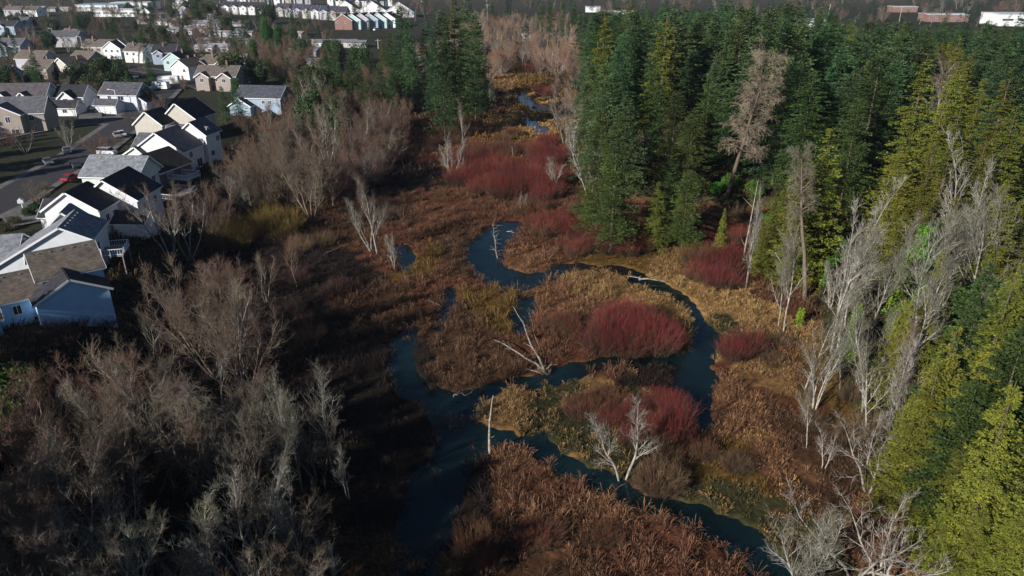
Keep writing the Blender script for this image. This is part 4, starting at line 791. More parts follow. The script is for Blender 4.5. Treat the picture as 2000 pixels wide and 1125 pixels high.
BT = [
 ('clump', 335, 505, 348, 'white-stemmed birch clump', 1.0), ('clump', 372, 508, 358, 'white-stemmed birch clump', 1.0), ('dome', 415, 420, 345, 'small grey bare tree', .9), ('dome', 560, 405, 262, 'broad brown bare tree with many stems', 1.25), ('dome', 610, 425, 275, 'broad brown bare tree with many stems', 1.2), ('dome', 530, 380, 250, 'broad brown bare tree with many stems', 1.0), ('dome', 480, 350, 280, 'small brown bare tree', 1.0),
 ('alder', 737, 498, 338, 'pale bare tree with round crown', .95), ('clump_pale', 725, 490, 370, 'short pale bare tree', .9), ('dome_russet', 455, 690, 490, 'reddish brown many-stemmed bare tree', 1.0), ('dome', 425, 735, 520, 'broad brown bare tree with many stems', 1.1), ('clump', 470, 745, 530, 'white-stemmed bare tree', .9), ('dome', 385, 690, 500, 'broad brown bare tree with many stems', .8),
 ('alder', 345, 890, 640, 'tall brown bare tree', 1.1), ('drooping', 355, 915, 700, 'grey drooping tree', 1.3), ('alder', 408, 855, 700, 'slim bare tree', .9), ('dome', 310, 800, 640, 'brown bare tree', .9), ('alder', 255, 800, 660, 'brown bare tree', 1.0), ('dome_russet', 210, 870, 750, 'short russet bare tree', 1.1), ('dome', 160, 900, 780, 'short brown bare tree', 1.1), ('clump', 95, 850, 740, 'short bare tree', 1.2), ('dome_russet', 30, 900, 790, 'short russet bare tree', 1.1),
 ('maple', 562, 950, 702, 'tall pale alder', .75), ('alder_pale', 590, 960, 720, 'tall pale alder', .9), ('maple', 650, 918, 690, 'tall pale alder', .8), ('snagtree', 680, 975, 850, 'thin leaning dead sapling', .8), ('snagtree', 583, 1095, 930, 'thin pale dead tree', .8), ('alder_pale', 535, 1060, 870, 'pale bare tree', .9), ('snagtree', 505, 1090, 900, 'thin pale dead tree', .9),
 ('spread', 110, 1040, 860, 'wide spreading lichen-grey bare tree', 1.0), ('dome_russet', 60, 1010, 850, 'russet bare tree', 1.0), ('dome', 20, 1080, 900, 'brown bare tree', 1.0), ('alder', 200, 1180, 940, 'tall brown bare tree', 1.1), ('clump_pale', 150, 1230, 1010, 'pale bare tree', 1.1), ('clump_pale', 260, 1200, 1000, 'pale bare tree', 1.1), ('alder_pale', 330, 1240, 1010, 'pale bare tree', 1.1), ('dome_russet', 60, 1200, 1010, 'russet bare tree', 1.1), ('snagtree', 420, 1150, 1010, 'thin pale dead tree', 1.2), ('clump_pale', 470, 1120, 960, 'pale bare tree', .9), ('snagtree', 640, 1150, 1040, 'thin pale dead tree', 1.2),
 ('clump', 240, 955, 800, 'short bare tree', 1.0), ('alder', 150, 960, 820, 'brown bare tree', 1.1), ('dome', 440, 600, 490, 'short brown bare tree', 1.0), ('clump', 520, 590, 490, 'dim bare tree in the shaded marsh', .8), ('alder_brown', 580, 560, 450, 'dim bare tree in the shaded marsh', .9), ('alder', 300, 700, 590, 'slim bare tree', .9),
 ('dome_russet', 540, 290, 200, 'russet bare tree', 1.1), ('dome_russet', 480, 262, 215, 'russet bare shrub-like tree', 1.2), ('clump', 525, 255, 195, 'pale bare tree', 1.0), ('dome', 595, 300, 210, 'brown bare tree', 1.1), ('clump', 650, 290, 185, 'pale slim bare tree', .8), ('alder', 690, 300, 175, 'pale slim bare tree', .9), ('alder', 715, 318, 190, 'pale slim bare tree', .9), ('clump', 740, 275, 185, 'pale slim bare tree', .8), ('alder', 765, 275, 200, 'pale slim bare tree', .9), ('alder', 790, 260, 190, 'pale slim bare tree', .9), ('clump', 640, 330, 200, 'pale slim bare tree', .9), ('alder_brown', 670, 340, 230, 'dim brown bare tree', 1.0), ('alder_brown', 620, 350, 240, 'dim brown bare tree', 1.0), ('dome_russet', 760, 330, 250, 'low russet bare tree', 1.2), ('dome_russet', 700, 370, 290, 'low russet bare tree', 1.2),
 ('alder', 905, 290, 188, 'pale bare tree beside the straw bank', .8), ('alder', 875, 215, 150, 'pale bare tree', .9), ('clump', 960, 210, 160, 'pale bare tree', .9), ('clump_pale', 985, 210, 180, 'small pale bare tree', .8), ('alder', 940, 150, 90, 'brown bare tree', 1.2), ('alder', 900, 150, 95, 'brown bare tree', 1.1), ('alder', 975, 140, 80, 'brown bare tree', 1.1), ('alder', 1020, 140, 70, 'grey bare tree', 1.2), ('clump', 1000, 120, 60, 'grey bare tree', 1.2),
 ('snagtree', 885, 348, 252, 'dead pale tree on the red thicket edge', .9), ('snagtree', 878, 340, 270, 'dead pale tree on the red thicket edge', .8), ('snagtree', 770, 525, 450, 'small dead tree at the dark pool', .9), ('snagtree', 1020, 415, 370, 'small dead tree above the creek bend', .8), ('snagtree', 1215, 935, 762, 'bare bone-white tree on the marsh island', 1.05),
 ('alder_orange', 1075, 150, 60, 'orange-brown bare tree', 1.0), ('alder_orange', 1095, 210, 110, 'orange-brown bare tree', 1.1), ('dome_orange', 1110, 180, 95, 'orange-brown bare tree', 1.2), ('dome_orange', 1090, 150, 75, 'orange-brown bare tree', 1.2), ('clump', 1105, 290, 170, 'grey-stemmed bare tree', .9), ('alder', 1120, 320, 180, 'grey-stemmed bare tree', .9), ('clump_pale', 1140, 350, 210, 'grey-stemmed bare tree', .9), ('alder', 1090, 260, 150, 'grey-stemmed bare tree', .9), ('dome_orange', 1130, 230, 150, 'orange-brown bare tree', 1.2), ('clump_pale', 1150, 395, 280, 'pale bare tree at the conifer edge', .9), ('alder_pale', 1195, 360, 240, 'pale bare tree at the conifer edge', .8), ('maple', 1255, 375, 245, 'pale bare tree at the conifer edge', .8), ('clump_pale', 1080, 375, 300, 'pale bare tree at the conifer edge', .8), ('alder_pale', 1225, 385, 270, 'pale bare tree at the conifer edge', .8), ('clump', 1170, 340, 250, 'brown bare tree at the conifer edge', 1.0), ('alder', 1195, 95, 30, 'small bare tree in front of the far grey building', 1.4),
 ('snagtree', 1456, 562, 350, 'tall dead white tree by the red thicket', .45), ('maple', 1530, 650, 420, 'pale lichen-covered bare tree', .7), ('alder_pale', 1520, 640, 440, 'pale lichen-covered bare tree', .7), ('maple', 1622, 690, 425, 'pale lichen-covered bare tree', .95), ('maple', 1650, 640, 420, 'pale lichen-covered bare tree', .8), ('alder_pale', 1572, 760, 560, 'pale lichen-covered bare tree', .8), ('clump_pale', 1590, 800, 640, 'pale lichen-covered bare tree', .8), ('maple', 1575, 875, 735, 'pale lichen-covered bare tree', .75), ('alder_pale', 1690, 850, 650, 'pale lichen-covered bare tree', .8), ('maple', 1700, 780, 590, 'pale lichen-covered bare tree', .7), ('alder_pale', 1640, 760, 600, 'pale lichen-covered bare tree', .8), ('gnarled', 1695, 960, 790, 'gnarled bare tree with twisted white limbs', 1.0), ('gnarled', 1665, 1130, 960, 'gnarled bare tree with twisted white limbs', .9), ('gnarled', 1720, 1150, 950, 'gnarled bare tree with twisted white limbs', 1.0), ('clump_pale', 1575, 1140, 985, 'lichen-covered bare tree at the lower creek', 1.1), ('snagtree', 1608, 915, 830, 'small dead tree', 1.0), ('snagtree', 1755, 900, 770, 'leaning dead tree', 1.0), ('clump_pale', 1620, 600, 500, 'pale bare tree', .9), ('spread', 1560, 1150, 1010, 'lichen-covered bare tree at the lower creek', .8)]
for k, (key, bx, by, ty, dsc, wd) in enumerate(BT): bt(key, bx, by, ty, auto=dsc, wide=wd)
def top_tree(key, tx, ty, H, auto, wide=1.0, name='bare_tree', cat='tree', group=None, var=None):
    p = P(tx, ty, H + 3); z = TZ(p[0], p[1]); return put(key, p[0], p[1], H + 3 - z, wide=wide, name=name, cat=cat, auto=auto, group=group or 'bare trees', var=var)
# pale crowns standing in front of the cedars, given by the top of the crown
for (tx, ty, H, k_, wd) in [(1790, 400, 18, 'maple', .9), (1850, 395, 20, 'maple', .9), (1900, 375, 20, 'maple', .9), (1950, 368, 21, 'maple', 1), (1995, 350, 22, 'maple', .9), (1745, 430, 17, 'alder_pale', .9), (1690, 415, 18, 'maple', .9), (1930, 400, 17, 'alder_pale', 1), (1980, 400, 18, 'maple', .9), (1820, 500, 16, 'alder_pale', .8), (1740, 560, 15, 'alder_pale', .8), (1980, 850, 10, 'spread', .8), (1800, 640, 14, 'snagtree', .8)]:
    top_tree(k_, tx, ty, H, 'white lichen-covered bare tree in front of the cedars', wd)
# conifers picked in the picture by their tops
CT = [(515, 30, 20, 'tallgreen', 1.0, 'tall bright green conifer'), (540, 45, 17, 'tallgreen', .9, 'tall bright green conifer'), (465, 152, 12, 'broad', .7, 'round dark green tree'), (650, 70, 22, 'fir', 1.1, 'dark fir'), (635, 95, 18, 'fir_olive', 1.1, 'olive fir'), (622, 128, 14, 'broad', .8, 'grey-green round tree'), (700, 80, 15, 'broad', .8, 'grey-green round tree'), (680, 110, 18, 'fir_olive', 1.3, 'olive conifer'), (725, 100, 16, 'fir_olive', 1.4, 'olive conifer'), (765, 100, 18, 'fir_olive', 1.4, 'olive conifer'), (780, 5, 34, 'fir', 1.1, 'tall dark fir'), (795, 30, 30, 'fir', 1.0, 'tall dark fir'), (745, 75, 16, 'cedar', 1.1, 'yellowish conifer'), (860, 8, 36, 'fir', 1.1, 'tall dark fir'), (885, -8, 38, 'fir_olive', 1.1, 'tall dark fir'), (905, 0, 36, 'fir', 1.1, 'tall dark fir'), (925, 15, 34, 'fir', 1.2, 'tall dark fir'), (870, 60, 26, 'fir_olive', 1.2, 'olive fir'), (905, 55, 24, 'fir_olive', 1.1, 'olive fir'), (845, 70, 24, 'fir', 1.2, 'dark fir'), (600, 175, 13, 'broad', .7, 'grey-green round tree'), (575, 70, 14, 'fir', 1.2, 'dark fir'), (600, 55, 15, 'fir_olive', 1.3, 'olive fir'), (560, 110, 12, 'fir', 1.4, 'dark fir'), (640, 170, 12, 'fir_olive', 1.2, 'olive fir'),
 (1055, 5, 22, 'fir', 1.3, 'dark fir in the far clump'), (1075, 0, 24, 'fir', 1.3, 'dark fir in the far clump'), (1100, 0, 24, 'fir', 1.3, 'dark fir in the far clump'), (1122, 0, 24, 'fir', 1.3, 'dark fir in the far clump'), (1130, 26, 14, 'broad', 1.0, 'olive tree in the far clump'), (1240, 15, 22, 'fir', 1.2, 'dark fir'), (1220, 25, 20, 'broad', 1.1, 'round dark tree'),
 (140, 125, 12, 'broad', .9, 'dark bushy tree'), (165, 115, 13, 'broad', 1, 'dark bushy tree'), (195, 112, 14, 'broad', 1, 'dark bushy tree'), (220, 118, 14, 'broad', 1, 'dark bushy tree'), (180, 140, 11, 'broad', 1.2, 'dark bushy tree'), (240, 150, 12, 'broad', 1.2, 'dark bushy tree'), (270, 165, 10, 'broad', 1.2, 'dark bushy tree'), (245, 135, 12, 'fir', 1.2, 'dark conifer'), (262, 150, 11, 'fir', 1.2, 'dark conifer'), (228, 150, 9, 'broad', 1, 'dark bushy tree'), (100, 130, 8, 'broad', .8, 'dark bushy tree'), (205, 35, 14, 'fir', 1.1, 'dark conifer'), (222, 38, 14, 'fir', 1.1, 'dark conifer'), (172, 18, 15, 'fir', 1.2, 'dark conifer'), (140, 18, 14, 'fir_olive', 1.2, 'olive conifer'), (262, -10, 22, 'fir', 1.3, 'large dark fir'), (275, 0, 20, 'fir', 1.3, 'large dark fir'), (315, 35, 12, 'fir', 1.2, 'dark conifer'), (318, 50, 12, 'broad', .9, 'dark conifer'), (300, 2, 14, 'fir', 1.2, 'dark conifer'), (365, -4, 16, 'broad', 1.1, 'large dark round tree'), (385, -6, 18, 'broad', 1.2, 'large dark round tree'), (405, 0, 17, 'broad', 1.2, 'large dark round tree'), (430, 165, 14, 'fir', 1.3, 'dark conifer'), (455, 148, 17, 'fir', 1.3, 'broad green conifer'),
 (490, 70, 17, 'tallgreen', .8, 'tall bright green conifer'), (585, 90, 14, 'fir', 1.3, 'dark fir'), (610, 105, 15, 'fir_olive', 1.3, 'olive fir'), (660, 118, 16, 'fir', 1.3, 'dark fir'), (700, 125, 16, 'fir_olive', 1.4, 'olive conifer'), (740, 118, 17, 'fir', 1.4, 'dark fir'), (760, 140, 15, 'fir', 1.4, 'dark fir'), (715, 150, 14, 'fir_olive', 1.4, 'olive conifer'), (800, 80, 22, 'fir', 1.3, 'dark fir'), (760, 60, 22, 'fir_olive', 1.2, 'olive fir'), (830, 40, 28, 'fir', 1.1, 'tall dark fir'), (935, 50, 26, 'fir', 1.1, 'dark fir'), (575, 35, 13, 'fir', 1.3, 'dark fir'), (620, 45, 14, 'fir', 1.3, 'dark fir'), (600, 15, 15, 'fir', 1.4, 'dark fir'), (420, 45, 13, 'fir', 1.3, 'dark conifer'), (440, 30, 14, 'broad', 1.1, 'large dark round tree'), (480, 20, 16, 'fir', 1.4, 'dark fir'), (500, 10, 17, 'fir', 1.4, 'dark fir'), (520, 8, 17, 'broad', 1.2, 'large dark round tree'), (460, 60, 12, 'fir', 1.2, 'dark conifer'), (470, 95, 10, 'fir', 1.2, 'dark conifer'), (560, 150, 12, 'fir', 1.3, 'dark fir'), (590, 140, 12, 'fir_olive', 1.3, 'olive fir'), (610, 150, 14, 'fir', 1.2, 'dark fir'), (0, 85, 9, 'fir', 1.3, 'dark conifer'), (80, 60, 11, 'fir_olive', 1.2, 'olive conifer'), (100, 35, 12, 'fir', 1.3, 'dark conifer'), (0, 20, 14, 'fir', 1.3, 'dark conifer'), (350, 100, 9, 'broad', 1.2, 'dark bushy tree'), (405, 100, 9, 'broad', 1.2, 'dark bushy tree'), (300, 55, 12, 'fir', 1.3, 'dark conifer'), (640, 5, 18, 'fir', 1.3, 'far dark fir'), (690, -5, 20, 'fir', 1.3, 'far dark fir'), (740, -5, 22, 'fir', 1.3, 'far dark fir'), (720, 30, 16, 'fir', 1.3, 'far dark fir'), (960, 0, 20, 'fir', 1.3, 'far dark fir'), (990, -5, 20, 'fir', 1.3, 'far dark fir')]
for (tx, ty, H, k_, wd, d_) in CT: top_tree(k_, tx, ty, H, d_, wd * (.74 if k_[:3] == 'fir' else 1), name='conifer' if k_ not in ('broad',) else 'evergreen_tree', group='evergreens left of the creek')
for (tx, ty, H, d_) in [(262, 80, 14, 'tall bare poplar column'), (250, 60, 16, 'tall bare poplar column'), (275, 95, 12, 'bare column tree'), (1108, 20, 20, 'grey bare column tree')]: top_tree('column', tx, ty, H, d_, .8)
# town trees: bare, reddish, small
for k in range(285):
    px, py = (rnd.uniform(-20, 640), rnd.uniform(-2, 200)) if k % 4 else (rnd.uniform(270, 640), rnd.uniform(20, 130))
    if px > 470 and py > 120: continue
    if px > 300 and 150 < py: continue
    key = rnd.choice(['dome_russet', 'dome_russet', 'dome', 'clump', 'alder_brown', 'broad', 'fir']); H = rnd.uniform(5, 9) if key != 'fir' else rnd.uniform(8, 14)
    p = P(px, py + 8, 5)
    if p[1] > 1000: continue
    kindn = {'dome_russet': 'russet bare garden tree', 'dome': 'brown bare garden tree', 'clump': 'pale bare garden tree', 'alder_brown': 'brown bare garden tree', 'broad': 'dark evergreen garden tree', 'fir': 'small dark garden fir'}[key]
    put(key, p[0], p[1], H * (1 + p[1] / 1500), name='garden_tree', cat='tree', auto=kindn, group='trees among the houses')
for (px, py, H, key, wd) in [(135, 290, 8, 'clump_pale', 1.1), (190, 305, 6.5, 'dome_russet', 1.2), (50, 300, 7, 'clump', 1.3), (20, 290, 6, 'dome_russet', 1.2), (313, 225, 7, 'dome_russet', 1), (295, 235, 6, 'dome_russet', 1.1), (325, 222, 7, 'clump', .9), (265, 250, 5, 'dome_russet', 1.2), (75, 402, 6, 'dome', 1.1), (0, 470, 6, 'dome_russet', 1.2), (148, 230, 6, 'clump', 1.0), (230, 285, 4, 'dome', 1.2), (360, 175, 5, 'dome_russet', 1.2), (345, 170, 5, 'dome_russet', 1.2), (240, 62, 8, 'dome_russet', 1.4), (130, 85, 9, 'dome_russet', 1.4), (65, 90, 12, 'clump', 1.0), (430, 120, 8, 'dome_russet', 1.6), (390, 110, 8, 'dome', 1.6)]:
    p = P(px, py, 5); put(key, p[0], p[1], H, wide=wd, name='garden_tree', auto='bare ornamental tree along the streets', group='trees along the streets')
for (px, py, H) in [(60, 422, 2.2), (70, 410, 1.6), (30, 440, 2), (85, 372, 1.5), (10, 452, 1.8), (-10, 800, 4), (180, 695, 2.5), (240, 690, 2.0), (160, 730, 2.2)]:
    p = P(px, py, 5 if py < 600 else 4); put('bush' if H < 3 else 'brightbush', p[0], p[1], H, name='shrub', cat='shrub', auto='rounded green shrub', group='green garden shrubs')
for (px, py, H, k_) in [(18, 800, 5.5, 'brightbush'), (50, 790, 4, 'brightbush'), (-5, 840, 5, 'brightbush')]:
    x, y = base(px, py); put(k_, x, y, H, name='shrub', cat='shrub', auto='bright green leafy shrub', group='green shrubs on the left bank')
for (px, py) in [(190, 462), (200, 458), (210, 455), (220, 452), (230, 448)]:
    p = P(px, py, 5); put('cypress', p[0], p[1], 4.6, name='cypress', cat='tree', auto='narrow dark cypress', group='row of dark cypresses behind the white house')
for k in range(95):
    px, py = rnd.uniform(440, 660), rnd.uniform(120, 262)
    if px < 600 and py > 175 and px < 575: continue
    p = P(px, py, 4.5); key = rnd.choice(['fir', 'fir_olive', 'broad', 'dome', 'dome_russet', 'clump', 'alder'])
    put(key, p[0], p[1], rnd.uniform(8, 14), wide=1.15, name='conifer' if key[:3] == 'fir' else ('evergreen_tree' if key == 'broad' else 'bare_tree'), auto={'fir': 'dark fir in the hedge belt', 'fir_olive': 'olive fir in the hedge belt', 'broad': 'round evergreen in the hedge belt'}.get(key, 'brown bare tree in the hedge belt'), group='tree belt between the houses and the valley')
# unseen firs added off the left edge to shade house, street and pool
for (x, y, H) in [(-78, 72, 16), (-84, 77, 16), (-74, 66, 15), (-90, 82, 16), (-69, 60, 14), (-97, 78, 18), (-90, 70, 19), (-103, 86, 17), (-83, 62, 20), (-76, 54, 20), (-70, 45, 14), (-62, 36, 14), (-110, 70, 22), (-98, 58, 22), (-88, 46, 22), (-76, 34, 22), (-64, 22, 27), (-56, 40, 14), (-52, 30, 14), (-46, 22, 27), (-58, 24, 27), (-40, 14, 27), (-50, 10, 27), (-47, 34, 14), (-60, 32, 14), (-52, 18, 27), (-64, 20, 27), (-128, 150, 18), (-135, 142, 19), (-140, 158, 18), (-150, 165, 20), (-160, 174, 20), (-146, 150, 20), (-158, 160, 22), (-134, 156, 17), (-172, 184, 21), (-180, 194, 19), (-170, 172, 23), (-34, 6, 27), (-44, 0, 27), (-64, 34, 14), (-70, 26, 27), (-28, -2, 27)]:
    put('fir', x, y, H, wide=1.2, name='conifer', group='unseen firs added for shade off the left edge', auto='unseen shade fir beyond the left edge')
# ------------------------------------------------------------------ right-hand forest
TAKEN = []
def clear(x, y, d):
    for a, b_ in TAKEN:
        if (a - x) ** 2 + (b_ - y) ** 2 < d * d: return False
    return True
def conif(key, x, y, H, wide, dsc, group, name='conifer'):
    TAKEN.append((x, y)); return put(key, x, y, H, wide=wide, name=name, cat='tree', auto=dsc, group=group)
HT = [(1520, 350, 14, 'cedar', 1.1, 'yellow-green cedar'), (1610, 350, 15, 'cedar', 1.1, 'yellow-green cedar'), (1490, 400, 9, 'cedar', 1.1, 'yellow-green cedar'), (1178, 180, 25, 'fir_olive', 1.1, 'olive green conifer'), (1155, 80, 30, 'fir', .9, 'dark fir'), (1185, 90, 30, 'fir', 1, 'dark fir'), (1150, 320, 10, 'cedar', 1.0, 'olive green cedar'), (1210, 190, 26, 'fir_olive', 1.1, 'olive green conifer'), (1310, 285, 16, 'fir_olive', 1.4, 'olive green conifer'), (1350, 300, 16, 'fir_olive', 1.3, 'olive green conifer'), (1290, 320, 14, 'cedar', 1.2, 'olive green cedar'),
 (1590, 235, 25, 'cedar', 1.2, 'yellow-green cedar'), (1630, 215, 26, 'cedar', 1.25, 'yellow-green cedar'), (1550, 300, 19, 'cedar', 1.3, 'yellow-green cedar'), (1650, 300, 18, 'cedar', 1.2, 'yellow-green cedar'), (1815, 98, 33, 'cedar', 1.1, 'yellow-green cedar'), (1875, 112, 32, 'cedar', 1.1, 'yellow-green cedar'), (1850, 180, 27, 'cedar', 1.2, 'yellow-green cedar'), (1880, 200, 26, 'cedar', 1.1, 'yellow-green cedar'), (1975, 145, 30, 'cedar', 1.3, 'yellow-green cedar'), (1990, 200, 27, 'cedar', 1.2, 'yellow-green cedar'), (1830, 270, 23, 'cedar', 1.2, 'yellow-green cedar'),
 (1945, 485, 24, 'fir_olive', .9, 'olive green conifer'), (1995, 500, 25, 'cedar', 1.1, 'bright yellow-green cedar'), (1885, 590, 20, 'cedar', 1.1, 'bright yellow-green cedar'), (1960, 620, 20, 'cedar', 1.1, 'bright yellow-green cedar'), (1850, 660, 17, 'cedar', 1.1, 'bright yellow-green cedar'), (1925, 700, 17, 'fir_olive', 1.1, 'olive green conifer'), (2000, 700, 19, 'cedar', 1.1, 'bright yellow-green cedar'), (2020, 600, 22, 'fir_olive', 1.0, 'olive green conifer'), (2050, 480, 26, 'cedar', 1.2, 'bright yellow-green cedar'), (1900, 820, 12, 'cedar', 1.4, 'bright yellow-green cedar'), (1975, 850, 11, 'fir_olive', 1.4, 'olive green conifer'), (1870, 930, 8, 'cedar', 1.3, 'low bright yellow-green cedar'), (1940, 950, 9, 'cedar', 1.3, 'low bright yellow-green cedar'), (2010, 960, 10, 'cedar', 1.3, 'low bright yellow-green cedar'), (1800, 720, 12, 'cedar', 1.2, 'bright yellow-green cedar'), (1780, 560, 14, 'cedar', 1.0, 'bright yellow-green cedar'), (2060, 760, 16, 'cedar', 1.4, 'bright yellow-green cedar'), (2080, 880, 14, 'cedar', 1.4, 'bright yellow-green cedar'), (1420, 375, 10, 'cedar', .9, 'olive green cedar'), (1850, 480, 17, 'cedar', 1.1, 'bright yellow-green cedar')]
for (tx, ty, H, k_, wd, d_) in HT:
    p = P(tx, ty, H + 3); conif(k_, p[0], p[1], H, wd, d_, 'cedars and olive conifers right of the creek', 'cedar' if k_ == 'cedar' else 'conifer')
for (px, py, H) in [(1425, 395, 4), (1470, 405, 3.5), (1190, 395, 4), (1590, 480, 6), (1400, 402, 3), (1505, 440, 3), (1610, 520, 6)]:
    x, y = base(px, py); put('brightbush', x, y, H, name='shrub', cat='shrub', auto='bright green evergreen shrub', group='evergreen shrubs at the forest edge')
gg = np.random.default_rng(77); cells = []
for _ in range(60000):
    y = 57 + (760 - 57) * gg.random() ** .8; x = gg.uniform(14, .78 * y + 45)
    e = float(lerp(RY, y)); off = 10 if y < 75 else (15 if y < 112 else (9 if y < 155 else 3))
    if x < e + off or y > 560 and x < 120 and gg.random() < .8: continue
    if y > 300 and gg.random() < (y - 300) / 160: continue
    if 128 < y < 168 and abs(x - 47 - (y - 150) * .33) < 7: continue
    px, py = proj(x, y, 20)
    if px > 2120: continue
    d = 6.2 if y < 112 else (9.0 if y < 300 else 9.2)
    kx, ky = int(x // 8), int(y // 8)
    cells.append((x, y, d))
grid = {}
MIXED = 0
def near_ok(x, y, d):
    kx, ky = int(x // 8), int(y // 8)
    for i in (-1, 0, 1):
        for j in (-1, 0, 1):
            for a, b_ in grid.get((kx + i, ky + j), ()):
                if (a - x) ** 2 + (b_ - y) ** 2 < d * d: return False
    return True
for a, b_ in TAKEN: grid.setdefault((int(a // 8), int(b_ // 8)), []).append((a, b_))
FILL = []
for x, y, d in cells:
    if near_ok(x, y, d): grid.setdefault((int(x // 8), int(y // 8)), []).append((x, y)); FILL.append((x, y))
FILL.sort(key=lambda q: q[1] * CP + 30 * SP)
STUFF = []; nf = 0
for x, y in FILL:
    nz_ = float(fbm(x * .03, y * .03, 55)); u = gg.random()
    if y < 112: key = 'cedar' if u < .55 else ('fir_olive' if u < .85 else 'fir'); H = gg.uniform(15, 23) * (.75 if x < float(lerp(RY, y)) + 16 else 1)
    else:
        key = 'fir' if u < .62 + (nz_ - .5) * .8 else ('fir_olive' if u < .93 else 'cedar')
        if key != 'cedar' and gg.random() < .42: key = 'fir_broad'
        H = gg.uniform(21, 34) * (1.0 + .3 * (nz_ - .5))
        if key == 'fir_broad': H *= .88
        if x < float(lerp(RY, y)) + 9 and y < 200: H *= .72
        if y > 180 and x < 130: H *= 1.14
        hl = 50 - y * (.062 if x < .42 * y else .085) + 3; H = min(H, max(13, hl - 6 * gg.random() ** 2))
        H *= gg.uniform(.82, 1.0) if gg.random() < .4 else 1
    H = min(H, 38)
    qx, qy = proj(x, y, TZ(x, y) + H * .75)
    if ((qx - 1590) / 105) ** 2 + ((qy - 320) / 100) ** 2 < 1 or ((qx - 1855) / 65) ** 2 + ((qy - 210) / 120) ** 2 < 1 or ((qx - 1985) / 50) ** 2 + ((qy - 240) / 90) ** 2 < 1: key = 'cedar'; H *= .9
    elif ((qx - 1175) / 45) ** 2 + ((qy - 230) / 90) ** 2 < 1 or ((qx - 1320) / 90) ** 2 + ((qy - 340) / 60) ** 2 < 1: key = 'fir_olive'
    if nf < 255 and y < 330:
        dsc = {'fir_broad': 'broad-crowned mid-green fir', 'cedar': 'yellow-green cedar', 'fir': 'dark green fir', 'fir_olive': 'olive green fir'}[key]
        conif(key, x, y, H, gg.uniform(1.0, 1.5), ('tall ' if H > 29 else '') + dsc, 'conifers crowded on the right side of the valley', 'cedar' if key == 'cedar' else 'fir'); nf += 1
    else: STUFF.append((x, y, H, key))
# leafless and dead trees mixed through the stand
for (tx, ty, H, k_, wd, d_) in [(1850, 430, 20, 'alder_pale', .8, 'white bare tree inside the cedars'), (1900, 520, 18, 'maple', .8, 'white bare tree inside the cedars'), (1960, 560, 18, 'alder_pale', .8, 'white bare tree inside the cedars'), (1820, 620, 15, 'alder', .8, 'grey bare tree inside the cedars'), (1880, 700, 14, 'alder_pale', .8, 'white bare tree inside the cedars'), (1950, 740, 14, 'snagtree', .8, 'dead tree inside the cedars'), (1760, 700, 13, 'maple', .8, 'white bare tree inside the cedars'), (1500, 255, 30, 'alder', .7, 'bare tree among the firs'), (1370, 200, 30, 'column', .5, 'bare tree among the firs'), (1620, 300, 24, 'snagtree', .8, 'dead tree among the firs'), (1855, 90, 30, 'alder', .7, 'bare tree among the firs'), (1700, 330, 22, 'snagtree', .6, 'dead tree among the firs'), (1290, 250, 20, 'alder_pale', .8, 'bare tree among the firs'), (1400, 300, 15, 'maple', .8, 'bare tree among the firs'), (1930, 250, 26, 'snagtree', .6, 'dead tree among the firs')]:
    q_ = P(tx, ty, H + 3)
    if q_[0] > float(lerp(RY, q_[1])) + 3 and not (q_[1] > 112 and q_[1] < 165 and q_[0] < 60): top_tree(k_, tx, ty, H, d_, wd)
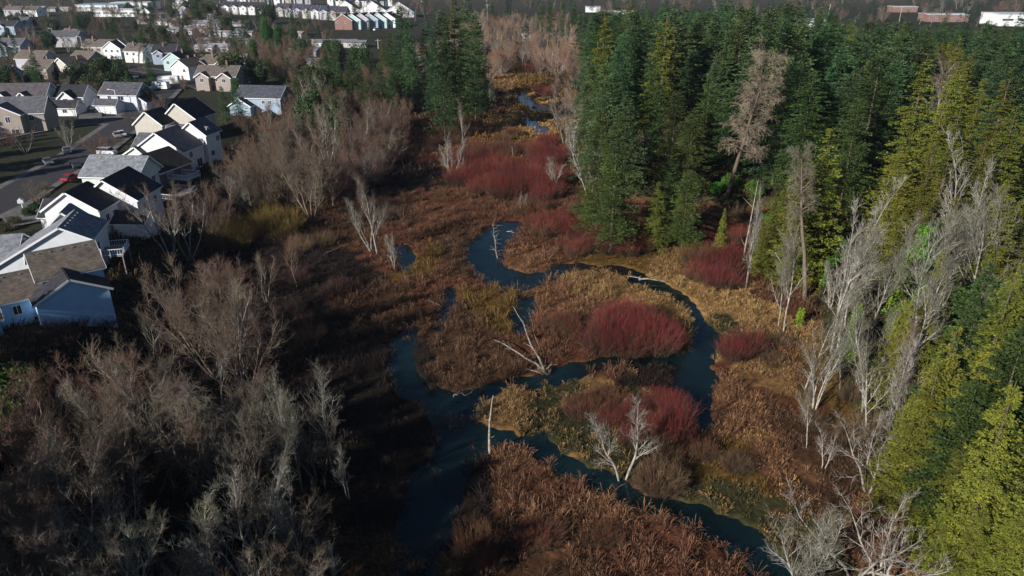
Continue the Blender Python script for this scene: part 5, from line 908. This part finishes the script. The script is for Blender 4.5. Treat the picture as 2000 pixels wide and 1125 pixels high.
# instanced stuff: one object each
def joined(parts):
    import bmesh
    V = []; me = bpy.data.meshes.new('tree_shape'); bm = bmesh.new()
    for k, (m_, _) in enumerate(parts):
        n0 = len(bm.faces); bm.from_mesh(m_); bm.faces.ensure_lookup_table()
        for f in bm.faces[n0:]: f.material_index = k
    bm.to_mesh(me); bm.free()
    for m_, mt in parts: me.materials.append(mt)
    return me
def stuff_forest(name, pts, protos, label, cat):
    """pts rows: x y z scale rot pick"""
    pc = bpy.data.collections.new(name + '_shapes')
    for k, me in enumerate(protos):
        o = bpy.data.objects.new('%s_shape_%02d' % (name, k), me); pc.objects.link(o)
    A = np.array(pts, float); me = bpy.data.meshes.new(name); me.vertices.add(len(A)); me.vertices.foreach_set('co', A[:, :3].astype(np.float32).ravel())
    for nm, ty, c in (('sc', 'FLOAT', 3), ('ro', 'FLOAT', 4)):
        at = me.attributes.new(nm, ty, 'POINT'); at.data.foreach_set('value', A[:, c].astype(np.float32))
    at = me.attributes.new('pk', 'INT', 'POINT'); at.data.foreach_set('value', A[:, 5].astype(np.int32))
    o = link(name, me); ng = bpy.data.node_groups.new(name, 'GeometryNodeTree')
    ng.interface.new_socket('Geometry', in_out='INPUT', socket_type='NodeSocketGeometry'); ng.interface.new_socket('Geometry', in_out='OUTPUT', socket_type='NodeSocketGeometry')
    N = ng.nodes; L = ng.links; gi = N.new('NodeGroupInput'); go = N.new('NodeGroupOutput'); ip = N.new('GeometryNodeInstanceOnPoints'); ci = N.new('GeometryNodeCollectionInfo')
    ci.inputs[0].default_value = pc; ci.inputs['Separate Children'].default_value = True; ci.inputs['Reset Children'].default_value = True
    ip.inputs['Pick Instance'].default_value = True
    def na(nm, ty):
        a = N.new('GeometryNodeInputNamedAttribute'); a.data_type = ty; a.inputs['Name'].default_value = nm; return a.outputs[0]
    L.new(gi.outputs[0], ip.inputs['Points']); L.new(ci.outputs[0], ip.inputs['Instance']); L.new(na('pk', 'INT'), ip.inputs['Instance Index']); L.new(na('sc', 'FLOAT'), ip.inputs['Scale'])
    cx = N.new('ShaderNodeCombineXYZ'); L.new(na('ro', 'FLOAT'), cx.inputs[2]); L.new(cx.outputs[0], ip.inputs['Rotation'])
    L.new(ip.outputs[0], go.inputs[0]); md = o.modifiers.new('scatter', 'NODES'); md.node_group = ng
    tag(o, label, cat, kind='stuff'); return o
FP = [PROTO['fir'][k][1] for k in range(3)] + [PROTO['fir_olive'][k][1] for k in range(2)] + [PROTO['cedar'][0][1]] + [PROTO['farfir'][k][1] for k in range(3)]
HH = [32] * 3 + [30] * 2 + [24] + [28] * 3
pts = []
for x, y, H, key in STUFF:
    k = {'fir_broad': rnd.randrange(3), 'fir': rnd.randrange(3), 'fir_olive': 3 + rnd.randrange(2), 'cedar': 5}[key] if y < 420 else 6 + rnd.randrange(3)
    pts.append((x, y, TZ(x, y), H / HH[k], rnd.uniform(0, 6.28), k))
for _ in range(900):      # distant evergreen belts
    y = rnd.uniform(430, 2600); x = rnd.uniform(-.75, .75) * y
    if y < 900 and x < -.02 * y - 30: 
        if rnd.random() < .85: continue
    if fbm(x * .006, y * .006, 99) < .46: continue
    k = 6 + rnd.randrange(3); H = rnd.uniform(12, 24) if y < 900 else rnd.uniform(16, 26); pts.append((x, y, TZ(x, y), H / 28, rnd.uniform(0, 6.28), k))
stuff_forest('far_conifer_forest', pts, FP, 'far conifer forest fading into the distance beyond the near firs', 'forest')
BP = [joined([(PROTO[k][i][0], M[a]), (PROTO[k][i][1], M[b_])]) for k, i, a, b_ in (('dome', 0, 'bark_brown', 'twig_brown'), ('alder', 0, 'bark_pale', 'twig_grey'), ('dome', 1, 'bark_brown', 'twig_russet'), ('alder', 1, 'bark_pale', 'twig_brown'), ('clump', 0, 'bark_pale', 'twig_orange'), ('dome', 2, 'bark_pale', 'twig_orange'))]
BH = [PROTO[k][i][2] for k, i in (('dome', 0), ('alder', 0), ('dome', 1), ('alder', 1), ('clump', 0), ('dome', 2))]
pts = []
def bare_fill(n, f, hs, picks):
    for _ in range(n):
        x, y = f(); k = rnd.choice(picks); H = rnd.uniform(*hs); pts.append((x, y, TZ(x, y) - .1, H / BH[k], rnd.uniform(0, 6.28), k))
def leftbank():
    while True:
        y = rnd.uniform(66, 300); x = float(lerp(LY, y)) + rnd.uniform(-20, -1)
        if x > -64 and not (64 < y < 130 and x < -47) : return x, y
def valley():
    y = rnd.uniform(290, 620); e0, e1 = float(lerp(LY, y)), float(lerp(RY, y)); return (rnd.uniform(e0 - 16, e1 + 14), y) if rnd.random() < .8 else (e1 + rnd.uniform(-4, 12), rnd.uniform(180, 300))
def midleft():
    y = rnd.uniform(150, 300); return float(lerp(LY, y)) + rnd.uniform(-6, 26 if y < 240 else 6), y
def farall():
    y = rnd.uniform(600, 2600); return rnd.uniform(-.75, .75) * y, y
bare_fill(85, leftbank, (6, 12), [0, 1, 2, 3, 3, 1]); bare_fill(150, midleft, (7, 13), [0, 2, 3, 1]); 
def valley2():
    while True:
        x, y = valley()
        px, py = proj(x, y, 0)
        if not (960 < px < 1110 and 150 < py < 290): return x, y
bare_fill(330, valley2, (7, 15), [0, 1, 3, 4, 5, 5]); bare_fill(900, farall, (9, 16), [0, 1, 2, 3])
stuff_forest('bare_woodland', pts, BP, 'leafless grey and brown woodland filling the banks and the distance', 'woodland')

# the thicket of individual bare trees on the near left slope
SLOPE = [(-60, 790), (140, 780), (260, 745), (330, 640), (400, 650), (480, 720), (560, 840), (650, 980), (620, 1260), (-60, 1260)]
k = 0; PL = []
while k < 30:
    px, py = rnd.uniform(-60, 680), rnd.uniform(560, 1260)
    if px < 90 and py < 900: continue
    if not bool(inpoly(np.array([px]), np.array([py]), SLOPE)[0]): continue
    x, y = base(px, py); 
    if any((a - x) ** 2 + (b_ - y) ** 2 < 5 for a, b_ in PL): continue
    PL.append((x, y)); k += 1; key = rnd.choice(['alder', 'mixedcrown', 'mixedcrown', 'clump', 'dome', 'alder', 'alder_pale', 'dome_russet', 'maple'])
    put(key, x, y, rnd.uniform(9, 14), name='bare_tree', auto={'alder': 'slender brown-twigged bare tree', 'mixedcrown': 'grey-twigged bare tree', 'clump': 'many-stemmed pale bare tree', 'dome': 'brown round-crowned bare tree', 'alder_pale': 'slender lichen-grey bare tree', 'dome_russet': 'russet round-crowned bare tree', 'maple': 'lichen-grey round bare tree'}[key], group='bare trees crowding the left slope')
# ------------------------------------------------------------------ stem thickets
def shrub(me, px, py, s, dsc, group, name='shrub', flat=1.0):
    x, y = base(px, py)
    if water_at(np.array([x]), np.array([y]))[0]: return
    o = link(name, me); o.location = (x, y, TZ(x, y) - .08); o.scale = (s, s, s * flat); o.rotation_euler = (0, 0, rnd.uniform(0, 6.28)); tag(o, None, 'shrub', group); AUTO.append((o, dsc))
TH = [(1240, 662, 100, 30, 30, RED, 1.25, 'red-tipped willow shrub on the island'), (1200, 680, 60, 10, 6, TAWNY, 1.0, 'tawny shrub at the island edge'), (1310, 668, 30, 10, 5, BRICK, 1.0, 'brick red shrub at the island edge'),
 (1265, 830, 85, 35, 20, RED, .85, 'dark red shrub on the lower island'), (1170, 800, 45, 25, 8, BRICK, 1.0, 'brick red shrub on the lower island'), (1280, 955, 25, 12, 4, TAWNY, 1.1, 'tawny shrub by the lower channel'), (1340, 890, 40, 15, 4, BRICK, .9, 'brown shrub on the lower island'),
 (1070, 452, 45, 24, 11, RED, 1.2, 'crimson dogwood shrub'), (1190, 478, 85, 26, 24, RED, 1.15, 'crimson dogwood shrub'), (1110, 490, 60, 15, 7, RED, .9, 'brick red shrub'), (1400, 535, 65, 28, 18, RED + BRICK, 1.2, 'crimson and brick shrub on the right bank'), (1430, 480, 50, 22, 9, RED, 1.0, 'crimson shrub on the right bank'), (1350, 460, 40, 10, 6, BRICK, 1.0, 'brown-red shrub on the right bank'), (1380, 430, 70, 10, 9, TAWNY, 1.1, 'tawny shrub below the conifers'),
 (1010, 365, 85, 34, 38, RED, 1.55, 'crimson dogwood thicket shrub'), (930, 340, 75, 26, 28, RED, 1.55, 'crimson dogwood thicket shrub'), (1060, 310, 40, 30, 18, RED, 1.5, 'crimson dogwood thicket shrub'), (850, 325, 28, 8, 5, RED, 1.1, 'crimson shrub beside the straw bank'), (960, 298, 80, 14, 16, BRICK, 1.4, 'brick red shrub'), (1030, 405, 60, 14, 8, BRICK, 1.0, 'brick red shrub'), (950, 268, 60, 9, 10, BRICK, 1.3, 'brick red shrub'), (880, 250, 50, 16, 10, BRICK, 1.3, 'brick red shrub'), (870, 285, 40, 10, 6, BRICK, 1.2, 'brick red shrub'),
 (1440, 695, 24, 14, 5, RED, 1.0, 'crimson shrub right of the pool'), (1080, 655, 38, 22, 7, BRICK, 1.0, 'brick red shrub in the marsh'), (1060, 188, 22, 8, 5, RED, 1.5, 'crimson shrub by the far blue pool'), (985, 110, 40, 10, 8, RED, 2.0, 'crimson shrub in the far valley'), (1040, 135, 30, 10, 6, RED, 1.6, 'crimson shrub in the far valley'), (1785, 975, 55, 26, 10, RED, .9, 'dark red shrub under the cedars'), (1650, 830, 60, 60, 9, TAWNY, .9, 'tawny shrub on the right bank'), (1500, 690, 30, 30, 5, TAWNY, .8, 'tawny shrub on the right bank'), (1540, 450, 60, 12, 8, TAWNY, 1.2, 'brown shrub below the conifers'),
 (505, 462, 80, 30, 20, YELLOW, 1.1, 'yellow-green willow shrub'), (450, 480, 30, 15, 5, YELLOW, 1.0, 'yellow-green willow shrub'), (590, 475, 60, 18, 9, TAWNY, 1.1, 'tawny shrub beside the yellow willows'), (740, 420, 70, 24, 12, DARK, 1.1, 'dim brown shrub'), (700, 340, 80, 24, 9, DARK, 1.3, 'dim brown shrub'), (800, 310, 50, 20, 8, DARK, 1.3, 'dim brown shrub'), (760, 280, 70, 16, 10, BRICK, 1.2, 'dim reddish shrub'), (640, 560, 90, 30, 8, DARK, 1.0, 'dim brown shrub in the shaded marsh'), (560, 640, 80, 40, 7, DARK, 1.0, 'dim brown shrub in the shaded marsh'), (1050, 1060, 30, 25, 4, BRICK, .9, 'russet shrub at the lower edge'), (930, 1090, 40, 20, 5, BRICK, .9, 'russet shrub at the lower edge'), (1170, 1050, 30, 15, 3, BRICK, .8, 'russet shrub at the lower edge'), (545, 1000, 25, 25, 3, BRICK, .8, 'rusty shrub among the pale alders'), (1420, 920, 30, 18, 3, TAWNY, .7, 'ochre shrub on the lower bank'), (930, 200, 50, 20, 9, DARK, 1.6, 'dim brown shrub'), (150, 640, 120, 30, 8, DARK, .9, 'dim shrub below the lowest house')]
for (px, py, rx, ry, n, ms, s, dsc) in TH:
    for k in range(max(2, round(n * .6))):
        a = rnd.uniform(0, 6.28); q = math.sqrt(rnd.random()); shrub(ms[k % len(ms)], px + math.cos(a) * q * rx, py + math.sin(a) * q * ry, s * rnd.uniform(.8, 1.2), dsc, dsc + ' group', flat=rnd.uniform(.85, 1.15))
# ------------------------------------------------------------------ dead wood
def snag(k, bx, by, ty, label, lean=(0, 0), w_=1.0):
    me, h0 = SNAG[k]; x, y = base(bx, by); H = height_for(x, y, TZ(x, y), ty); o = link('dead_snag', me); s = H / h0; o.location = (x, y, TZ(x, y) - .2); o.scale = (s * w_, s * w_, s); o.rotation_euler = (R(lean[0]), R(lean[1]), rnd.uniform(0, 6)); tag(o, label, 'dead tree'); return o
snag(0, 957, 884, 765, 'bone-white snag standing at the edge of the lower channel', (0, 3), 1.25)
snag(2, 1003, 312, 284, 'short pale snag in the crimson thicket', (0, 5), 1.3); snag(1, 992, 210, 155, 'thin pale snag beside the far blue pool', (0, 0)); snag(3, 1130, 300, 240, 'thin bare snag left of the conifer edge', (0, -3)); snag(1, 1085, 140, 55, 'tall pale pole-like snag in the far valley', (0, 2), .7); snag(0, 1068, 140, 62, 'tall pale snag left of the pole-like one', (0, 2), .6)
snag(3, 1450, 520, 352, 'tall thin snag behind the right red thicket', (0, 2)); snag(0, 1560, 270, 225, 'grey broken trunk tip among the cedars', (0, 8), .8); snag(2, 1640, 640, 545, 'broken trunk stub beside the ivy trunk', (0, 4), .8); snag(2, 1790, 800, 745, 'white broken trunk under the cedars', (0, 8), .7); snag(3, 1845, 820, 700, 'thin white trunk before the dark cedar gap', (0, 6), .5); snag(1, 875, 325, 265, 'pale snag by the straw-coloured bank'); snag(0, 910, 345, 300, 'short snag among the left red shrubs', (0, 0), .8)
def log_obj(name, segs, label, cat, n=6):
    V, F = tubes(segs, n); o = link(name, mesh(name, V, [F], M['dead_wood'], smooth=True)); tag(o, label, cat); return o
def wp(px, py, z): return tuple(P(px, py, z))
def branchy(a, b_, r0, nb, bl, seed):
    q = random.Random(seed); a = np.array(a); b_ = np.array(b_); S = []; n = 6; p = a
    for i in range(n):
        t = (i + 1) / n; c = a + (b_ - a) * t + np.array([q.gauss(0, .12), q.gauss(0, .12), q.gauss(0, .1) + math.sin(t * 3.1) * .2]); S.append((*p, *c, r0 * (1 - i / n * .8), r0 * (1 - t * .8)))
        for _ in range(nb):
            if i < 1: continue
            e = norm(norm(b_ - a) * .5 + np.array([q.gauss(0, 1), q.gauss(0, 1), abs(q.gauss(0, .6))]) * .7); L_ = bl * q.uniform(.4, 1); s = p + (c - p) * q.random(); S.append((*s, *(s + e * L_), r0 * .3, .015))
        p = c
    return S
log_obj('fallen_tree', branchy(wp(1064, 728, .5), wp(1000, 596, 2.0), .2, 1, 1.6, 1) + branchy(wp(1060, 722, .5), wp(968, 664, 1.3), .17, 2, 1.2, 2) + branchy(wp(1055, 728, .3), wp(1008, 720, .3), .1, 1, .8, 3) + branchy(wp(1066, 722, .5), wp(1085, 712, .6), .1, 1, .6, 4) + branchy(wp(1064, 728, .5), wp(1030, 600, 1.2), .07, 1, .6, 9), 'fallen white tree with two long trunks spreading over the marsh', 'fallen tree')
link('root_mass', thicket(5, .9, .7, 70, (.20, .13, .09), (.32, .22, .14), .9, .04), bpy.data.objects['fallen_tree']).location = P(1062, 728, .1)
log_obj('fallen_tree', branchy(wp(972, 505, .2), wp(962, 440, .5), .12, 4, 2.6, 11), 'dead branching tree lying in the upper creek bend', 'fallen tree')
for (a, b_, r0, lab) in [((1248, 546), (1300, 549), .2, 'white log lying on the bank right of the upper channel'), ((1225, 541), (1262, 546), .12, 'small log beside the white log on the right bank'), ((990, 452), (1012, 458), .1, 'pale branch in the upper creek bend'), ((885, 775), (920, 770), .08, 'sticks stranded in the middle channel'), ((835, 585), (862, 600), .07, 'thin pale stick in the dark reeds'), ((620, 505), (680, 478), .12, 'long dim log in the shaded marsh')]:
    log_obj('driftwood', branchy(wp(*a, .35), wp(*b_, .45), r0, 1, .8, int(a[0])), lab, 'driftwood')
x, y = 47.5, 156
put('deadfir', x, y, height_for(x, y, TZ(x, y), 62), lean=(0, 8), rz=.2, name='dead_fir', label='tall brown dead fir with drooping bare branches standing before the conifers', cat='tree', wide=1.0)
x, y = base(1572, 585)
put('halfdead', x, y, height_for(x, y, TZ(x, y), 275) * 1.0, lean=(0, 5), rz=2.6, wide=.8, name='dead_fir', label='half-dead conifer with bare reddish trunk above the pale trees', cat='tree')
def ivy(bx, by, ty, r0, n, label):
    x, y = base(bx, by); H = height_for(x, y, TZ(x, y), ty); t = empty('ivy_covered_tree', (x, y, TZ(x, y) - .1)); V, F = tubes([(0, 0, 0, .1, 0, H * .5, .25, .2), (.1, 0, H * .5, .2, 0, H, .2, .08)], 7); link('trunk', mesh('trunk', V, [F], M['bark_brown'], smooth=True), t); link('ivy', ivy_column(int(bx), H, r0, n), t); tag(t, label, 'tree')
ivy(1655, 705, 590, .55, 1500, 'narrow trunk wrapped in bright ivy below the pale trees'); ivy(1762, 640, 440, 1.9, 5200, 'broad trunk smothered in bright green ivy, tallest of the ivy trees'); ivy(1740, 650, 500, 1.2, 2600, 'ivy-smothered trunk left of the broad ivy tree'); ivy(1612, 565, 500, .7, 1200, 'ivy-covered trunk behind the pale round tree'); ivy(1800, 600, 450, 1.5, 3600, 'ivy-smothered trunk right of the broad ivy tree'); ivy(1560, 640, 600, .4, 600, 'low ivy-wrapped trunk under the leftmost pale tree')

# ------------------------------------------------------------------ labels that single each thing out
ANCH = [(1062, 728, 'fallen white tree'), (965, 490, 'upper creek bend'), (957, 884, 'white channel snag'), (150, 590, 'lowest shade-blue house'), (140, 440, 'bright white gabled house'), (300, 290, 'large cream house'), (520, 200, 'hip-roofed blue-grey house'), (233, 221, 'lawn street lamp'), (1030, 195, 'far blue pool'), (1240, 650, 'red bush island'), (1000, 800, 'tan reed island'), (1218, 935, 'bone-white island tree'), (1456, 562, 'tall white dead tree'), (1432, 372, 'tall brown dead fir'), (1762, 640, 'broad ivy tree'), (1695, 960, 'gnarled white trees'), (640, 30, 'short house row'), (450, 40, 'town house row'), (300, 175, 'camper trailers'), (185, 20, 'blue-roofed warehouse'), (40, 240, 'taupe house'), (500, 460, 'yellow willows'), (110, 1040, 'wide lichen-grey tree'), (650, 918, 'tall pale alders'), (850, 300, 'straw-coloured bank'), (860, 170, 'tall dark fir clump'), (1140, 60, 'far grey building'), (1900, 40, 'long white building'), (1950, 950, 'lower right cedars'), (1000, 365, 'crimson thicket'), (1405, 800, 'right tan reed bank'), (415, 730, 'brown dome trees'), (380, 60, 'mobile home park'), (1600, 470, 'cedar edge'), (1178, 380, 'olive conifer corner'), (1340, 230, 'middle of the fir stand')]
AW = np.array([P(a, b_, 4)[:2] for a, b_, _ in ANCH])
ORD = ['nearest', 'second nearest', 'third nearest', 'fourth nearest', 'fifth nearest', 'sixth nearest', 'seventh nearest', 'eighth nearest', 'ninth nearest', 'tenth nearest']
bk = {}
for o, dsc in AUTO:
    x, y = o.location[0], o.location[1]; d = np.hypot((AW[:, 0] - x), (AW[:, 1] - y)) ; k = int(d.argmin()); bk.setdefault((dsc, k), []).append((float(d[k]), o))
for (dsc, k), L_ in bk.items():
    L_.sort(key=lambda q: q[0]); nm = ANCH[k][2]
    for i, (d, o) in enumerate(L_):
        dw = ' '.join(dsc.split()[:7])
        if i < len(ORD): o['label'] = f'{dw}, {ORD[i]} to the {nm}' if len(L_) > 1 else f'{dw}, the one by the {nm}'
        else:
            # split the outer ones by side and distance band
            px, py = proj(x := o.location[0], y := o.location[1], 5); ax, ay = proj(AW[k][0], AW[k][1], 4)
            o['label'] = f'{dw}, further {"left" if px < ax else "right"} of the {nm}'; o['group'] = f'{dw} away to the {"left" if px < ax else "right"} of the {nm}'
# ------------------------------------------------------------------ haze
HAZE = True
if HAZE:
    hb = MB(); hb.box(-3400, 3400, -50, 5900, -1.6, 56); hm = bpy.data.materials.new('haze'); hm.use_nodes = True; N = hm.node_tree.nodes; N.remove(N['Principled BSDF']); v = N.new('ShaderNodeVolumePrincipled')
    v.inputs['Color'].default_value = (.75, .82, 1, 1); v.inputs['Density'].default_value = .00006; v.inputs['Anisotropy'].default_value = .2; hm.node_tree.links.new(v.outputs[0], N['Material Output'].inputs['Volume'])
    hz = hb.build('haze', hm); tag(hz, 'thin bluish haze lying over the whole valley', 'haze', kind='stuff')
print('trees', ntree, 'individual conifers', nf, 'stuff conifers', len(STUFF), 'objects', len(bpy.data.objects))
